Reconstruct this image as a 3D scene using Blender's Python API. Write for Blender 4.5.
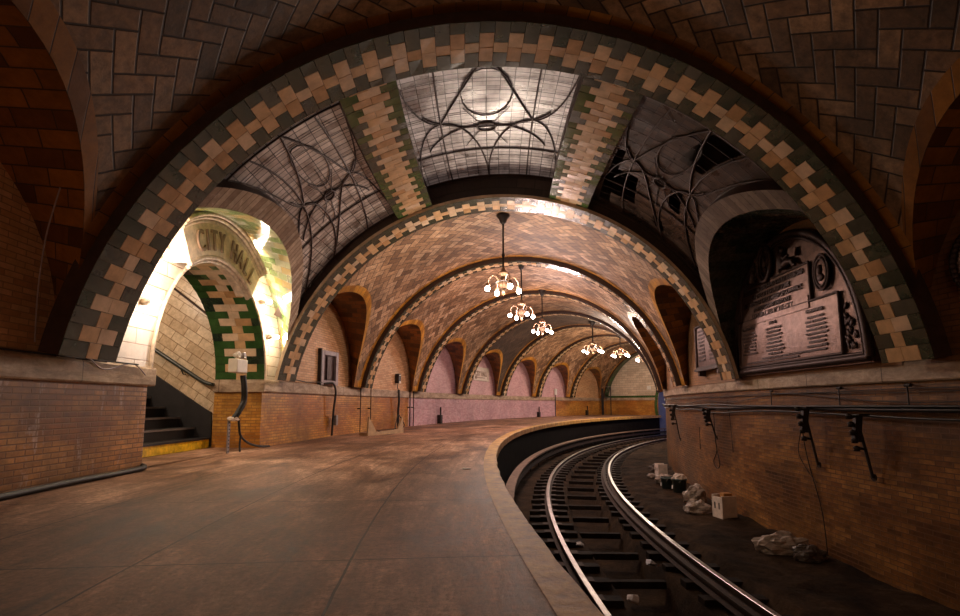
import bpy, math, random
from mathutils import Vector, Matrix, noise
for o in list(bpy.data.objects): bpy.data.objects.remove(o)
sc = bpy.context.scene; COL = sc.collection
rnd = random.Random(7)
# ------------------------------------------------------------------ camera, world, exposure
CX, CY = 35.7765, 5.7738            # centre of the curve the whole station follows
cd = bpy.data.cameras.new('camera'); cam = bpy.data.objects.new('camera', cd); COL.objects.link(cam)
cd.sensor_width = 36; cd.lens = 501.57/960*36; cd.shift_y = 39.9/960; cd.clip_start = .05
cam.location = (0, 0, .7185); cam.rotation_euler = (math.pi/2+.1112, 0, 0)
sc.camera = cam
w = bpy.data.worlds.new('world'); sc.world = w; w.use_nodes = True
w.node_tree.nodes['Background'].inputs[0].default_value = (.012, .012, .02, 1)
w.node_tree.nodes['Background'].inputs[1].default_value = .1
sc.view_settings.view_transform = 'Standard'; sc.view_settings.look = 'None'; sc.view_settings.gamma = 1
sc.view_settings.use_curve_mapping = False
sc.view_settings.exposure = 0.0
sc.cycles.use_denoising = True; sc.cycles.max_bounces = 7; sc.cycles.diffuse_bounces = 5; sc.cycles.glossy_bounces = 3
sc.cycles.sample_clamp_indirect = 4.0
LAMP_W = 250.0        # one chandelier
BULB_W = 30.0         # one bulb of the doorway arch
WARM = (1.0, .70, .50); WHITE = (1.0, .80, .64)

def point(loc, watts, col, rad, parent=None, name='bulb_light'):
    l = bpy.data.lights.new(name, 'POINT'); l.energy = watts; l.color = col; l.shadow_soft_size = rad
    o = bpy.data.objects.new(name, l); COL.objects.link(o); o.location = loc
    if parent: o.parent = parent
    return o
# ------------------------------------------------------------------ polar frame of the station
RC, HZ, LZ = 35.53, .413, 1.12      # vault axis radius, height of circle centre, ledge top
R_RIB, R_SH, R_V = 3.74, 3.79, 3.84
R_WL, R_WR = 39.48, 31.59
def P(r, t, z): return Vector((CX-r*math.cos(t), CY+r*math.sin(t), z))
def PV(R, ph, t):                    # point of the vault; ph from the vertical, + towards the left wall
    return P(RC+R*math.sin(ph), t, HZ+R*math.cos(ph))
RIB = {-3: -.348, -2: -.244, -1: -.140, 0: -.0362, 1: .073}
for k in range(2, 9): RIB[k] = .073+.104*(k-1)
HWS = {k: .0083 if k < 2 else .0060 for k in range(-3, 9)}; T0, T1 = -.345, .812
DOOR_C, DOOR_W, DOOR_Z, R_D = .0305, .035, 2.72, 39.48
# ------------------------------------------------------------------ materials
class NT:
    def __init__(s, name):
        s.m = bpy.data.materials.new(name); s.m.use_nodes = True; s.t = s.m.node_tree; s.n = s.t.nodes
        s.b = s.n['Principled BSDF']
    def new(s, ty, **k):
        n = s.n.new(ty)
        for a, b in k.items(): setattr(n, a, b)
        return n
    def link(s, a, b): s.t.links.new(a, b)
    def set(s, n, i, v):
        if isinstance(v, bpy.types.NodeSocket): s.link(v, n.inputs[i])
        else: n.inputs[i].default_value = v
    def math(s, op, a, b=0., c=None, clamp=False):
        n = s.new('ShaderNodeMath', operation=op, use_clamp=clamp); s.set(n, 0, a); s.set(n, 1, b)
        if c is not None: s.set(n, 2, c)
        return n.outputs[0]
    def mix(s, f, a, b, mode='MIX'):
        n = s.new('ShaderNodeMix', data_type='RGBA', blend_type=mode); s.set(n, 0, f)
        for i, v in ((6, a), (7, b)):
            s.set(n, i, v if isinstance(v, bpy.types.NodeSocket) else (*v[:3], 1))
        return n.outputs[2]
    def ramp(s, f, stops, const=False):
        n = s.new('ShaderNodeValToRGB'); s.link(f, n.inputs[0]); e = n.color_ramp.elements
        if const: n.color_ramp.interpolation = 'CONSTANT'
        while len(e) < len(stops): e.new(.5)
        for x, (p, c) in zip(e, stops):
            x.position = p; x.color = (*(c if hasattr(c, '__len__') else (c, c, c)), 1)
        return n.outputs[0]
    def noise(s, vec, scale, detail=4, rough=.6, dist=0):
        n = s.new('ShaderNodeTexNoise'); s.link(vec, n.inputs['Vector'])
        n.inputs['Scale'].default_value = scale; n.inputs['Detail'].default_value = detail
        n.inputs['Roughness'].default_value = rough; n.inputs['Distortion'].default_value = dist
        return n.outputs['Fac']
    def mapping(s, vec, rot=0, scale=(1, 1, 1), loc=(0, 0, 0)):
        n = s.new('ShaderNodeMapping'); s.link(vec, n.inputs[0]); n.inputs['Rotation'].default_value = (0, 0, rot)
        n.inputs['Scale'].default_value = scale; n.inputs['Location'].default_value = loc
        return n.outputs[0]
    def finish(s, col, rough, height=None, dist=.01, strength=1., metal=0, spec=.5):
        s.set(s.b, 'Base Color', col if isinstance(col, bpy.types.NodeSocket) else (*col, 1))
        s.set(s.b, 'Roughness', rough); s.b.inputs['Metallic'].default_value = metal
        s.b.inputs['Specular IOR Level'].default_value = spec
        if height is not None:
            n = s.new('ShaderNodeBump'); n.inputs['Strength'].default_value = strength; n.inputs['Distance'].default_value = dist
            s.link(height, n.inputs['Height']); s.link(n.outputs[0], s.b.inputs['Normal'])
        return s.m
def uv_of(N): return N.new('ShaderNodeUVMap', uv_map='uv').outputs[0]
def pos_of(N): return N.new('ShaderNodeNewGeometry').outputs['Position']

def m_brick(name, bw, bh, cols, mortar, ms=.006, rough=.55, stain=(.25, .6), rot=0, offset=.5, bump=.004, white=0, tint=None, spec=.4, squash=1):
    N = NT(name); uv = uv_of(N); v = N.mapping(uv, rot) if rot else uv
    b = N.new('ShaderNodeTexBrick'); N.link(v, b.inputs['Vector']); b.offset = offset
    b.inputs['Scale'].default_value = 1; b.inputs['Brick Width'].default_value = bw; b.inputs['Row Height'].default_value = bh
    b.inputs['Mortar Size'].default_value = ms; b.inputs['Mortar Smooth'].default_value = .3
    b.inputs['Color1'].default_value = (0, 0, 0, 1); b.inputs['Color2'].default_value = (1, 1, 1, 1)
    b.inputs['Mortar'].default_value = (.5, .5, .5, 1)
    n = len(cols); c = N.ramp(b.outputs['Color'], [(i/max(1, n-1), cols[i]) for i in range(n)])
    ps = pos_of(N)
    big = N.noise(ps, .9, 5, .65, .6); fine = N.noise(ps, 14, 4, .7)
    c = N.mix(1, c, N.ramp(big, [(.32, stain[0]), (.62, 1.)]), 'MULTIPLY') if stain[0] < 1 else c
    c = N.mix(stain[1], c, N.ramp(fine, [(.3, .55), (.7, 1.2)]), 'MULTIPLY')
    if tint: 
        tn = N.noise(N.mapping(ps, 0, (.5, .5, 1.5)), 1.1, 3, .6)
        c = N.mix(N.ramp(tn, [(.42, 0.), (.62, 1.)]), c, N.mix(1, c, tint, 'MULTIPLY'))
    if white:
        wn = N.noise(N.mapping(ps, 0, (3, 3, .8)), 1.7, 6, .75, .5)
        c = N.mix(N.math('MULTIPLY', N.ramp(wn, [(.55, 0.), (.66, 1.)]), white), c, (.62, .50, .44))
    c = N.mix(b.outputs['Fac'], c, mortar)
    h = N.math('ADD', N.math('MULTIPLY', b.outputs['Fac'], -1.), N.math('MULTIPLY', fine, .5))
    r = N.math('ADD', rough-.12, N.math('MULTIPLY', fine, .28))
    return N.finish(c, r, h, bump, 1, spec=spec)

def m_herring(name, cols, mortar, a=.152, rough=.5):
    N = NT(name); uv = uv_of(N); v = N.mapping(uv, math.pi/4, (1/a, 1/a, 1))
    sx = N.new('ShaderNodeSeparateXYZ'); N.link(v, sx.inputs[0]); u, w_ = sx.outputs[0], sx.outputs[1]
    i, j = N.math('FLOOR', u), N.math('FLOOR', w_); fx, fy = N.math('FRACT', u), N.math('FRACT', w_)
    k = N.math('FLOORED_MODULO', N.math('SUBTRACT', i, j), 4.)
    is_ = [N.math('COMPARE', k, float(q), .3) for q in range(4)]
    big9 = lambda q: N.math('MULTIPLY', q, 9.)
    dR = N.math('ADD', N.math('SUBTRACT', 1., fx), big9(is_[0])); dL = N.math('ADD', fx, big9(is_[1]))
    dB = N.math('ADD', fy, big9(is_[2])); dT = N.math('ADD', N.math('SUBTRACT', 1., fy), big9(is_[3]))
    d = N.math('MINIMUM', N.math('MINIMUM', dR, dL), N.math('MINIMUM', dB, dT))
    bi = N.math('SUBTRACT', i, is_[1]); bj = N.math('ADD', j, is_[3])
    cb = N.new('ShaderNodeCombineXYZ'); N.link(bi, cb.inputs[0]); N.link(bj, cb.inputs[1])
    wn = N.new('ShaderNodeTexWhiteNoise', noise_dimensions='2D'); N.link(cb.outputs[0], wn.inputs['Vector'])
    f = wn.outputs['Value']; n = len(cols)
    c = N.ramp(f, [(q/(n-1), cols[q]) for q in range(n)])
    ps = pos_of(N); big = N.noise(ps, .8, 5, .6, .5); fine = N.noise(ps, 13, 5, .7)
    c = N.mix(1, c, N.ramp(big, [(.3, .45), (.6, 1.)]), 'MULTIPLY')
    c = N.mix(.9, c, N.ramp(fine, [(.32, .4), (.68, 1.3)]), 'MULTIPLY')
    edge = N.ramp(d, [(.03, 1.), (.065, 0.)])
    c = N.mix(edge, c, mortar)
    h = N.math('ADD', N.math('MULTIPLY', edge, -1.), N.math('ADD', N.math('MULTIPLY', fine, .6), N.math('MULTIPLY', f, .8)))
    return N.finish(c, N.math('ADD', .42, N.math('MULTIPLY', fine, .35)), h, .008, 1, spec=.4)

def m_plain(name, col, rough=.5, metal=0, var=.3, scale=8, bump=.002, spec=.5, emit=None, es=1):
    N = NT(name); ps = pos_of(N); f = N.noise(ps, scale, 5, .65)
    c = N.mix(1, col, N.ramp(f, [(.3, 1-var), (.7, 1+var*.4)]), 'MULTIPLY')
    m = N.finish(c, rough, f, bump, 1, metal, spec)
    if emit: N.b.inputs['Emission Color'].default_value = (*emit, 1); N.b.inputs['Emission Strength'].default_value = es
    return m
M = {}
M['herring'] = m_herring('herringbone_tile', [(.20, .105, .05), (.38, .21, .105), (.54, .32, .17), (.70, .46, .28)], (.045, .025, .015))
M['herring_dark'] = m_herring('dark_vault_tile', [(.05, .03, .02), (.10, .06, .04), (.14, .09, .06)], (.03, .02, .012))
M['herring_shaded'] = m_herring('shaded_herringbone_tile', [(.10, .055, .026), (.19, .105, .052), (.28, .16, .08), (.38, .235, .13)], (.022, .012, .008))  # dimness of the near vault bays put into a darker tile colour
M['border_shaded'] = m_brick('shaded_border_tile', .2, 5, [(.16, .06, .008), (.28, .11, .012), (.38, .16, .02)], (.05, .025, .012), .006, .4, (.5, .6))  # border tile darkened the same way for the dim near bays
M['border'] = m_brick('orange_border_tile', .2, 5, [(.38, .15, .014), (.60, .26, .025), (.74, .36, .05)], (.10, .05, .02), .006, .35, (.5, .6))
M['soffit'] = m_brick('brown_soffit_tile', .31, .155, [(.10, .035, .01), (.20, .075, .018), (.34, .13, .02), (.42, .17, .03)], (.06, .035, .02), .007, .35, (.45, .6))
M['cove'] = m_brick('green_cove_tile', .31, .14, [(.06, .19, .025), (.13, .28, .06), (.36, .45, .22), (.50, .54, .36), (.50, .33, .04), (.07, .20, .03)], (.25, .26, .18), .005, .12, (.6, .3), bump=.006, spec=.8)
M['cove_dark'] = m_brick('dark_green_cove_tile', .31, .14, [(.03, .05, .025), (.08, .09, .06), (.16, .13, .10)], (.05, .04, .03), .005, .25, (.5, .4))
M['band'] = m_brick('cream_band_tile', .095, .35, [(.40, .29, .22), (.68, .54, .42), (.82, .68, .54)], (.2, .14, .10), .006, .22, (.5, .6), bump=.008)
M['panel'] = m_brick('roman_brick_upper', .175, .050, [(.62, .34, .16), (.76, .46, .24), (.84, .54, .30)], (.40, .23, .12), .005, .5, (.75, .4), tint=(1., .9, .85))
M['panel_pink'] = m_brick('roman_brick_upper_pink', .175, .050, [(.66, .36, .38), (.76, .46, .48), (.80, .52, .54)], (.5, .32, .34), .005, .5, (.75, .4))
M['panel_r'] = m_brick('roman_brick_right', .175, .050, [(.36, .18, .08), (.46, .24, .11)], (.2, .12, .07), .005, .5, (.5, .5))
M['lower'] = m_brick('roman_brick_lower', .175, .050, [(.46, .195, .045), (.64, .29, .07), (.76, .37, .10)], (.20, .095, .035), .006, .42, (.32, .8), white=.7, tint=(.45, .32, .28))
M['lower_o'] = m_brick('roman_brick_lower_orange', .175, .050, [(.62, .27, .045), (.78, .37, .065), (.86, .44, .09)], (.28, .13, .04), .006, .38, (.45, .7), tint=(.7, .5, .4))
M['lower_p'] = m_brick('roman_brick_lower_pink', .175, .050, [(.64, .34, .38), (.74, .44, .50), (.80, .52, .58)], (.52, .34, .38), .005, .5, (.6, .6), white=.6)
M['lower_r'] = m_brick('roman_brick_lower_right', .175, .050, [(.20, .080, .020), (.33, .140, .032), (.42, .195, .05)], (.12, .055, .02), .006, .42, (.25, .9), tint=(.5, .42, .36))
M['white_tile'] = m_brick('cream_glazed_wall_tile', .9, .17, [(.62, .52, .42), (.72, .62, .52)], (.25, .16, .10), .006, .2, (.8, .4))
M['stair_tile'] = m_brick('stair_wall_tile', .32, .16, [(.60, .44, .28), (.72, .55, .37), (.80, .64, .45)], (.28, .17, .09), .006, .25, (.6, .5), rot=-.56)
M['end_tile'] = m_brick('end_wall_cream_brick', .42, .15, [(.68, .52, .38), (.80, .64, .48), (.85, .70, .54)], (.34, .24, .17), .008, .35, (.75, .4))
M['green'] = m_plain('dark_green_glazed_tile', (.022, .040, .022), .24, var=.6, scale=5, bump=.003, spec=.7)
M['green2'] = m_plain('slate_green_glazed_tile', (.045, .055, .038), .26, var=.6, scale=5, bump=.003, spec=.7)
M['green3'] = m_plain('bright_green_glazed_tile', (.04, .10, .025), .16, var=.5, scale=5, bump=.003, spec=.7)
M['cream'] = m_plain('cream_glazed_tile', (.62, .39, .20), .3, var=.35, scale=6, bump=.003, spec=.6)
M['cream2'] = m_plain('cream_glazed_tile_pale', (.70, .52, .36), .2, var=.3, scale=6, bump=.003, spec=.6)
M['cream3'] = m_plain('cream_glazed_tile_tan', (.52, .30, .14), .25, var=.35, scale=6, bump=.003, spec=.6)
M['grout'] = m_plain('dark_grout', (.055, .04, .03), .9)
M['ribside'] = m_plain('dark_rib_side', (.05, .022, .014), .6, var=.5)
M['bronze'] = m_plain('bronze', (.13, .072, .055), .42, .75, .5, 12, .004)
M['bronze_hi'] = m_plain('bronze_raised', (.17, .10, .078), .38, .7, .4, 14, .003)
M['bronze_lo'] = m_plain('bronze_dark', (.055, .03, .026), .5, .6, .4, 12, .004)
M['iron'] = m_plain('black_iron', (.03, .022, .02), .5, .4, .4)
M['lead'] = m_plain('skylight_lead', (.060, .035, .03), .5, .3, .4)
M['rail'] = m_plain('polished_rail_steel', (.48, .44, .42), .36, 1, .3, 6, .001)
M['rail_side'] = m_plain('rusty_rail_steel', (.045, .024, .016), .8, .3, .4)
M['tie'] = m_plain('creosoted_timber', (.022, .014, .010), .85, 0, .6, 10, .01, .12)
M['rubber'] = m_plain('black_rubber', (.012, .011, .010), .5)
M['yellow'] = m_plain('worn_yellow_paint', (.95, .58, .02), .5, 0, .6, 9, .004)
M['black_step'] = m_plain('black_stair_tread', (.016, .014, .016), .55, 0, .5)
M['handrail'] = m_plain('dark_green_paint', (.035, .042, .035), .35)
M['terra'] = m_plain('terracotta', (.82, .66, .52), .4, 0, .45, 9, .006)
M['terra_d'] = m_plain('terracotta_moulding', (.60, .46, .35), .45, 0, .55, 12, .006)
M['letters'] = m_plain('letter_brown', (.27, .17, .115), .45, 0, .3)
M['white_box'] = m_plain('cream_enamel', (.66, .58, .48), .4, 0, .15)
M['styro'] = m_plain('white_foam', (.70, .58, .50), .7, 0, .3)
M['sack'] = m_plain('dirty_plastic_bag', (.36, .28, .23), .5, 0, .6, 14, .01)
M['sack_d'] = m_plain('dark_plastic_bag', (.08, .06, .05), .4, 0, .5, 14, .01)
M['bucket'] = m_plain('grey_green_plastic', (.06, .085, .08), .5)
M['card'] = m_plain('orange_cardboard', (.42, .20, .06), .7)
M['wood'] = m_plain('pale_plywood', (.52, .36, .20), .6, 0, .35)
M['steel'] = m_plain('grey_steel', (.30, .27, .27), .4, .5)
M['purple'] = m_plain('faded_violet_grey_frame', (.34, .27, .29), .5)
M['glow'] = m_plain('lit_bulb', (1, .9, .8), .4, emit=(1, .86, .76), es=30)
M['soft_shade'] = m_plain('aged_brass_fitting', (.34, .20, .12), .45, .3)
M['paper'] = m_plain('white_paper', (.8, .76, .7), .7, var=.1)

def m_floor():
    N = NT('platform_concrete'); uv = uv_of(N); ps = pos_of(N)
    sx = N.new('ShaderNodeSeparateXYZ'); N.link(uv, sx.inputs[0])
    def joint(c, p, off, wd):
        f = N.math('FRACT', N.math('DIVIDE', N.math('SUBTRACT', c, off), p))
        d = N.math('MULTIPLY', N.math('SUBTRACT', .5, N.math('ABSOLUTE', N.math('SUBTRACT', f, .5))), p)
        return N.math('LESS_THAN', d, wd)
    wob = N.math('MULTIPLY', N.math('SUBTRACT', N.noise(ps, 6, 3), .5), .012)
    a = N.math('ADD', sx.outputs[0], wob); b = N.math('ADD', sx.outputs[1], wob)
    jn = N.math('MAXIMUM', joint(a, .96, 36.53-.96*3, .006), joint(b, .0395*37, -.092*37, .006))
    n1 = N.noise(N.mapping(uv, 0, (1, .55, 1)), 1.6, 12, .76, .6); n2 = N.noise(ps, 30, 10, .85); n3 = N.noise(ps, .5, 4, .6, .4)
    c = N.ramp(n1, [(.36, (.10, .048, .028)), (.45, (.27, .145, .088)), (.53, (.44, .25, .16)), (.66, (.80, .52, .36))])
    c = N.mix(.95, c, N.ramp(n2, [(.38, .35), (.62, 1.45)]), 'MULTIPLY')
    c = N.mix(.9, c, N.ramp(n3, [(.38, .5), (.56, 1.)]), 'MULTIPLY')
    n4 = N.noise(N.mapping(uv, .5, (7, .8, 1)), 1.5, 8, .7, .3)
    c = N.mix(.7, c, N.ramp(n4, [(.36, .5), (.6, 1.25)]), 'MULTIPLY')
    c = N.mix(N.math('MULTIPLY', jn, .9), c, (.02, .012, .009))
    h = N.math('ADD', N.math('MULTIPLY', jn, -1.), N.math('ADD', n2, N.math('MULTIPLY', n1, 1.5)))
    return N.finish(c, N.ramp(n1, [(.3, .38), (.7, .62)]), h, .006, .9, spec=.25)
M['floor'] = m_floor()
def m_edge():
    N = NT('worn_yellow_platform_edge'); ps = pos_of(N); n1 = N.noise(ps, 5, 7, .7); n2 = N.noise(ps, 30, 3)
    c = N.ramp(n1, [(.3, (.16, .07, .012)), (.46, (.46, .24, .05)), (.66, (.68, .40, .09))])
    c = N.mix(.5, c, N.ramp(n2, [(.3, .6), (.7, 1.2)]), 'MULTIPLY')
    return N.finish(c, .6, n1, .01)
M['edge'] = m_edge()
def m_coping():
    N = NT('ledge_coping'); uv = uv_of(N); ps = pos_of(N)
    n1 = N.noise(N.mapping(ps, 0, (1, 1, 3)), 3, 7, .7, .5); n2 = N.noise(ps, 24, 4, .7)
    b = N.new('ShaderNodeTexBrick'); N.link(uv, b.inputs['Vector']); b.inputs['Scale'].default_value = 1
    b.inputs['Brick Width'].default_value = 1.2; b.inputs['Row Height'].default_value = 3; b.inputs['Mortar Size'].default_value = .006
    c = N.ramp(n1, [(.3, (.18, .115, .07)), (.5, (.42, .30, .20)), (.7, (.60, .47, .34))])
    c = N.mix(.6, c, N.ramp(n2, [(.3, .6), (.7, 1.15)]), 'MULTIPLY')
    c = N.mix(b.outputs['Fac'], c, (.08, .05, .03))
    return N.finish(c, .6, n1, .01)
M['coping'] = m_coping()
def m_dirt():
    N = NT('shaded_track_bed_dirt'); ps = pos_of(N); n1 = N.noise(ps, 1.6, 8, .7, .4); n2 = N.noise(ps, 20, 5, .8)
    c = N.ramp(n1, [(.3, (.010, .006, .004)), (.5, (.036, .021, .012)), (.72, (.09, .053, .028))])  # shade of the platform edge is darkened into this dirt colour
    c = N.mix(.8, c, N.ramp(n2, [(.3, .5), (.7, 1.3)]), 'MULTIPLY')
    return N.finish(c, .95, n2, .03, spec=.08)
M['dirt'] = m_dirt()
M['face_shade'] = m_plain('shaded_platform_face', (.010, .008, .008), .95, 0, .4, 4, .004, .03)  # shade on the platform's pit face put in as near-black colour
def m_glass(name, base, lo, em, ew=.0, sp=.9):
    N = NT(name); uv = uv_of(N); ps = pos_of(N)
    b = N.new('ShaderNodeTexBrick'); N.link(uv, b.inputs['Vector']); b.inputs['Scale'].default_value = 1; b.offset = 0
    b.inputs['Brick Width'].default_value = .17; b.inputs['Row Height'].default_value = .085; b.inputs['Mortar Size'].default_value = .006
    b.inputs['Color1'].default_value = (0, 0, 0, 1); b.inputs['Color2'].default_value = (1, 1, 1, 1); b.inputs['Mortar'].default_value = (.5, .5, .5, 1)
    n1 = N.noise(ps, 1.5, 6, .65, .8); n2 = N.noise(N.mapping(uv, 0, (5, .9, 1)), 1.3, 4, .6, .4)
    f = N.math('ADD', N.math('MULTIPLY', b.outputs['Color'], .35), N.math('MULTIPLY', n2, .75))
    c = N.ramp(f, [(.25, lo), (.5, tuple((x+y)/2 for x, y in zip(lo, base))), (.75, base)])
    c = N.mix(.85, c, N.ramp(n1, [(.35, .45), (.58, 1.)]), 'MULTIPLY')
    c = N.mix(b.outputs['Fac'], c, (.03, .02, .018))
    h = N.math('ADD', b.outputs['Color'], N.math('MULTIPLY', b.outputs['Fac'], -1.5))
    m = N.finish(c, N.ramp(n1, [(.3, .16), (.7, .5)]), h, .004, 1, spec=sp)
    if ew:   # obscured glass with faint daylight behind it
        N.set(N.b, 'Emission Color', N.mix(1, c, em, 'MULTIPLY')); N.b.inputs['Emission Strength'].default_value = ew
    return m
M['glass_mid'] = m_glass('skylight_glass_centre', (.72, .66, .66), (.14, .09, .08), (1, .86, .80), .13)
M['glass_left'] = m_glass('skylight_glass_left', (.80, .70, .64), (.22, .15, .12), (1, .86, .80), .05)
M['glass_right'] = m_glass('skylight_glass_right', (.10, .062, .045), (.014, .010, .008), (1, 1, 1), 0, .35)

# ------------------------------------------------------------------ mesh builder and tagging
class MB:
    def __init__(s): s.v = []; s.f = []; s.mi = []; s.uv = []; s.sm = []
    def face(s, pts, mi=0, uv=None, smooth=False):
        i = len(s.v); s.v += [tuple(p) for p in pts]; s.f.append(tuple(range(i, i+len(pts)))); s.mi.append(mi)
        s.uv += uv if uv else [(0, 0)]*len(pts); s.sm.append(smooth)
    def grid(s, rows, mi=0, uvs=None, smooth=True, closed=False, mf=None):
        i0 = len(s.v); n = len(rows[0])
        for r in rows: s.v += [tuple(p) for p in r]
        for a in range(len(rows)-1):
            for b in range(n if closed else n-1):
                c = (b+1) % n
                s.f.append((i0+a*n+b, i0+a*n+c, i0+(a+1)*n+c, i0+(a+1)*n+b)); s.mi.append(mf(a, b) if mf else mi); s.sm.append(smooth)
                s.uv += [uvs[a][b], uvs[a][c], uvs[a+1][c], uvs[a+1][b]] if uvs else [(0, 0)]*4
    def box(s, c, d, mi=0, rot=None, taper=1):
        c = Vector(c); hx, hy, hz = d[0]/2, d[1]/2, d[2]/2; q = []
        for z in (-1, 1):
            k = taper if z > 0 else 1
            for x, y in ((-1, -1), (1, -1), (1, 1), (-1, 1)):
                p = Vector((x*hx*k, y*hy*k, z*hz)); q.append(c+(rot @ p if rot else p))
        i = len(s.v); s.v += [tuple(p) for p in q]
        for f in ((3, 2, 1, 0), (4, 5, 6, 7), (0, 1, 5, 4), (1, 2, 6, 5), (2, 3, 7, 6), (3, 0, 4, 7)):
            s.f.append(tuple(i+k for k in f)); s.mi.append(mi); s.uv += [(0, 0)]*4; s.sm.append(False)
    def tube(s, pts, r, n=8, mi=0, caps=True, flat=1):
        pts = [Vector(p) for p in pts]; rows = []; prev = None
        for k, p in enumerate(pts):
            d = (pts[min(k+1, len(pts)-1)]-pts[max(k-1, 0)]).normalized()
            if prev is None:
                a = d.cross(Vector((0, 0, 1)))
                if a.length < .05: a = d.cross(Vector((1, 0, 0)))
            else: a = prev-d*prev.dot(d)
            a.normalize(); prev = a; b = d.cross(a); rr = r[k] if hasattr(r, '__len__') else r
            rows.append([p+a*math.cos(2*math.pi*q/n)*rr+b*math.sin(2*math.pi*q/n)*rr*flat for q in range(n)])
        s.grid(rows, mi, None, True, True)
        if caps:
            s.face(list(reversed(rows[0])), mi); s.face(rows[-1], mi)
    def lathe(s, prof, c=(0, 0, 0), n=16, mi=0, axis=None):
        c = Vector(c); rows = []
        for r, z in prof: 
            ring = [Vector((r*math.cos(2*math.pi*q/n), r*math.sin(2*math.pi*q/n), z)) for q in range(n)]
            rows.append([c+(axis @ p if axis else p) for p in ring])
        s.grid(rows, mi, None, True, True)
    def ball(s, c, rad, n=10, mi=0, rot=None):
        rx, ry, rz = rad if hasattr(rad, '__len__') else (rad,)*3; c = Vector(c); rows = []
        for a in range(n+1):
            th = math.pi*a/n; k = max(math.sin(th), .001)
            ring = [Vector((rx*k*math.cos(2*math.pi*q/(n+2)), ry*k*math.sin(2*math.pi*q/(n+2)), -rz*math.cos(th))) for q in range(n+2)]
            rows.append([c+(rot @ p if rot else p) for p in ring])
        s.grid(rows, mi, None, True, True)
    def build(s, name, mats, parent=None, bevel=0):
        me = bpy.data.meshes.new(name); me.from_pydata(s.v, [], s.f)
        if not isinstance(mats, (list, tuple)): mats = [mats]
        for m in mats: me.materials.append(m)
        me.polygons.foreach_set('material_index', s.mi); me.polygons.foreach_set('use_smooth', s.sm)
        l = me.uv_layers.new(name='uv'); flat = [c for q in s.uv for c in q]; l.data.foreach_set('uv', flat)
        me.update()
        o = bpy.data.objects.new(name, me); COL.objects.link(o)
        if parent: o.parent = parent
        if bevel:
            b = o.modifiers.new('bevel', 'BEVEL'); b.width = bevel; b.segments = 2; b.limit_method = 'ANGLE'
        return o
def thing(name, label, cat, loc, rz=0, group=None):
    o = bpy.data.objects.new(name, None); COL.objects.link(o); o.location = loc; o.rotation_euler = (0, 0, rz)
    o.empty_display_size = .2; o['label'] = label; o['category'] = cat
    if group: o['group'] = group
    return o
def tag(o, label, cat, group=None):
    o['label'] = label; o['category'] = cat
    if group: o['group'] = group
    return o
def struct(o, label=None):
    o['kind'] = 'structure'
    if label: o['label'] = label
    return o
def rot_left(t): return math.pi/2-t            # local x = north along the wall, y = into the left wall
def rot_right(t): return math.pi*1.5-t         # local x = south along the wall, y = into the right wall
def copy_tree(o, parent=None):
    c = o.copy(); COL.objects.link(c)
    if parent: c.parent = parent
    for ch in list(o.children): copy_tree(ch, c)
    return c
def frange(a, b, n): return [a+(b-a)*i/n for i in range(n+1)]
def text(name, s, size, mat, parent, loc, rot=(math.pi/2, 0, 0), ex=.006, align='CENTER', sx=1., bold=0):
    cu = bpy.data.curves.new('t', 'FONT'); cu.body = s; cu.size = size; cu.extrude = ex; cu.align_x = align; cu.offset = bold
    to = bpy.data.objects.new('t', cu); COL.objects.link(to); bpy.context.view_layer.update()
    me = bpy.data.meshes.new_from_object(to.evaluated_get(bpy.context.evaluated_depsgraph_get()))
    bpy.data.objects.remove(to); me.materials.clear(); me.materials.append(mat); me.name = name
    o = bpy.data.objects.new(name, me); COL.objects.link(o); o.parent = parent; o.location = loc; o.rotation_euler = rot; o.scale = (sx, 1, 1)
    return o

# ------------------------------------------------------------------ floor, platform edge, track bed
TH = frange(T0, T1, 150)
b = MB(); rr = frange(35.72, 39.6, 8)
b.grid([[P(r, t, 0) for r in rr] for t in TH], 0, [[(r, t*37) for r in rr] for t in TH], False)
# landing in the doorway
dt = frange(-.03, .075, 8); rr2 = frange(39.55, 40.32, 3)
b.grid([[P(r, t, 0) for r in rr2] for t in dt], 0, [[(r, t*37) for r in rr2] for t in dt], False)
struct(b.build('floor', M['floor']), 'brown concrete platform floor scored into slabs')
b = MB()
def edge_r(t): return 35.57+.012*noise.noise(Vector((t*90, 0, 0)))+.006*noise.noise(Vector((t*400, 3, 0)))
THe = frange(T0, T1, 700)
b.grid([[P(35.735, t, .003), P(edge_r(t)+.01, t, .004), P(edge_r(t), t, -.008), P(edge_r(t)+.005, t, -.13), P(35.68, t, -.14), P(35.68, t, -1.35)] for t in THe], 0, None, False,
       mf=lambda a, c: 1 if c >= 4 else 0)
struct(b.build('trim_1', [M['edge'], M['face_shade']]), 'worn yellow strip along the curved platform edge')
b = MB(); rr = frange(31.5, 35.75, 42); TT = frange(T0, 1.05, 460)
def bedz(r, t):
    n = noise.fractal(Vector((r*2.2, t*70, 0)), 1, 2, 4)
    base = -1.13 if r < 33.0 else (-1.5 if 33.72 < r < 34.3 else -1.24)
    return base+.035*n*(1.3 if r < 33 else .6)+(.06*max(0, 32.1-r) if r < 32.1 else 0)
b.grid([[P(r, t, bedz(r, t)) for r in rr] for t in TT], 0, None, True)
struct(b.build('floor', M['dirt']), 'dirt track bed, darkened for shade, beside and between the rails')

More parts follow.
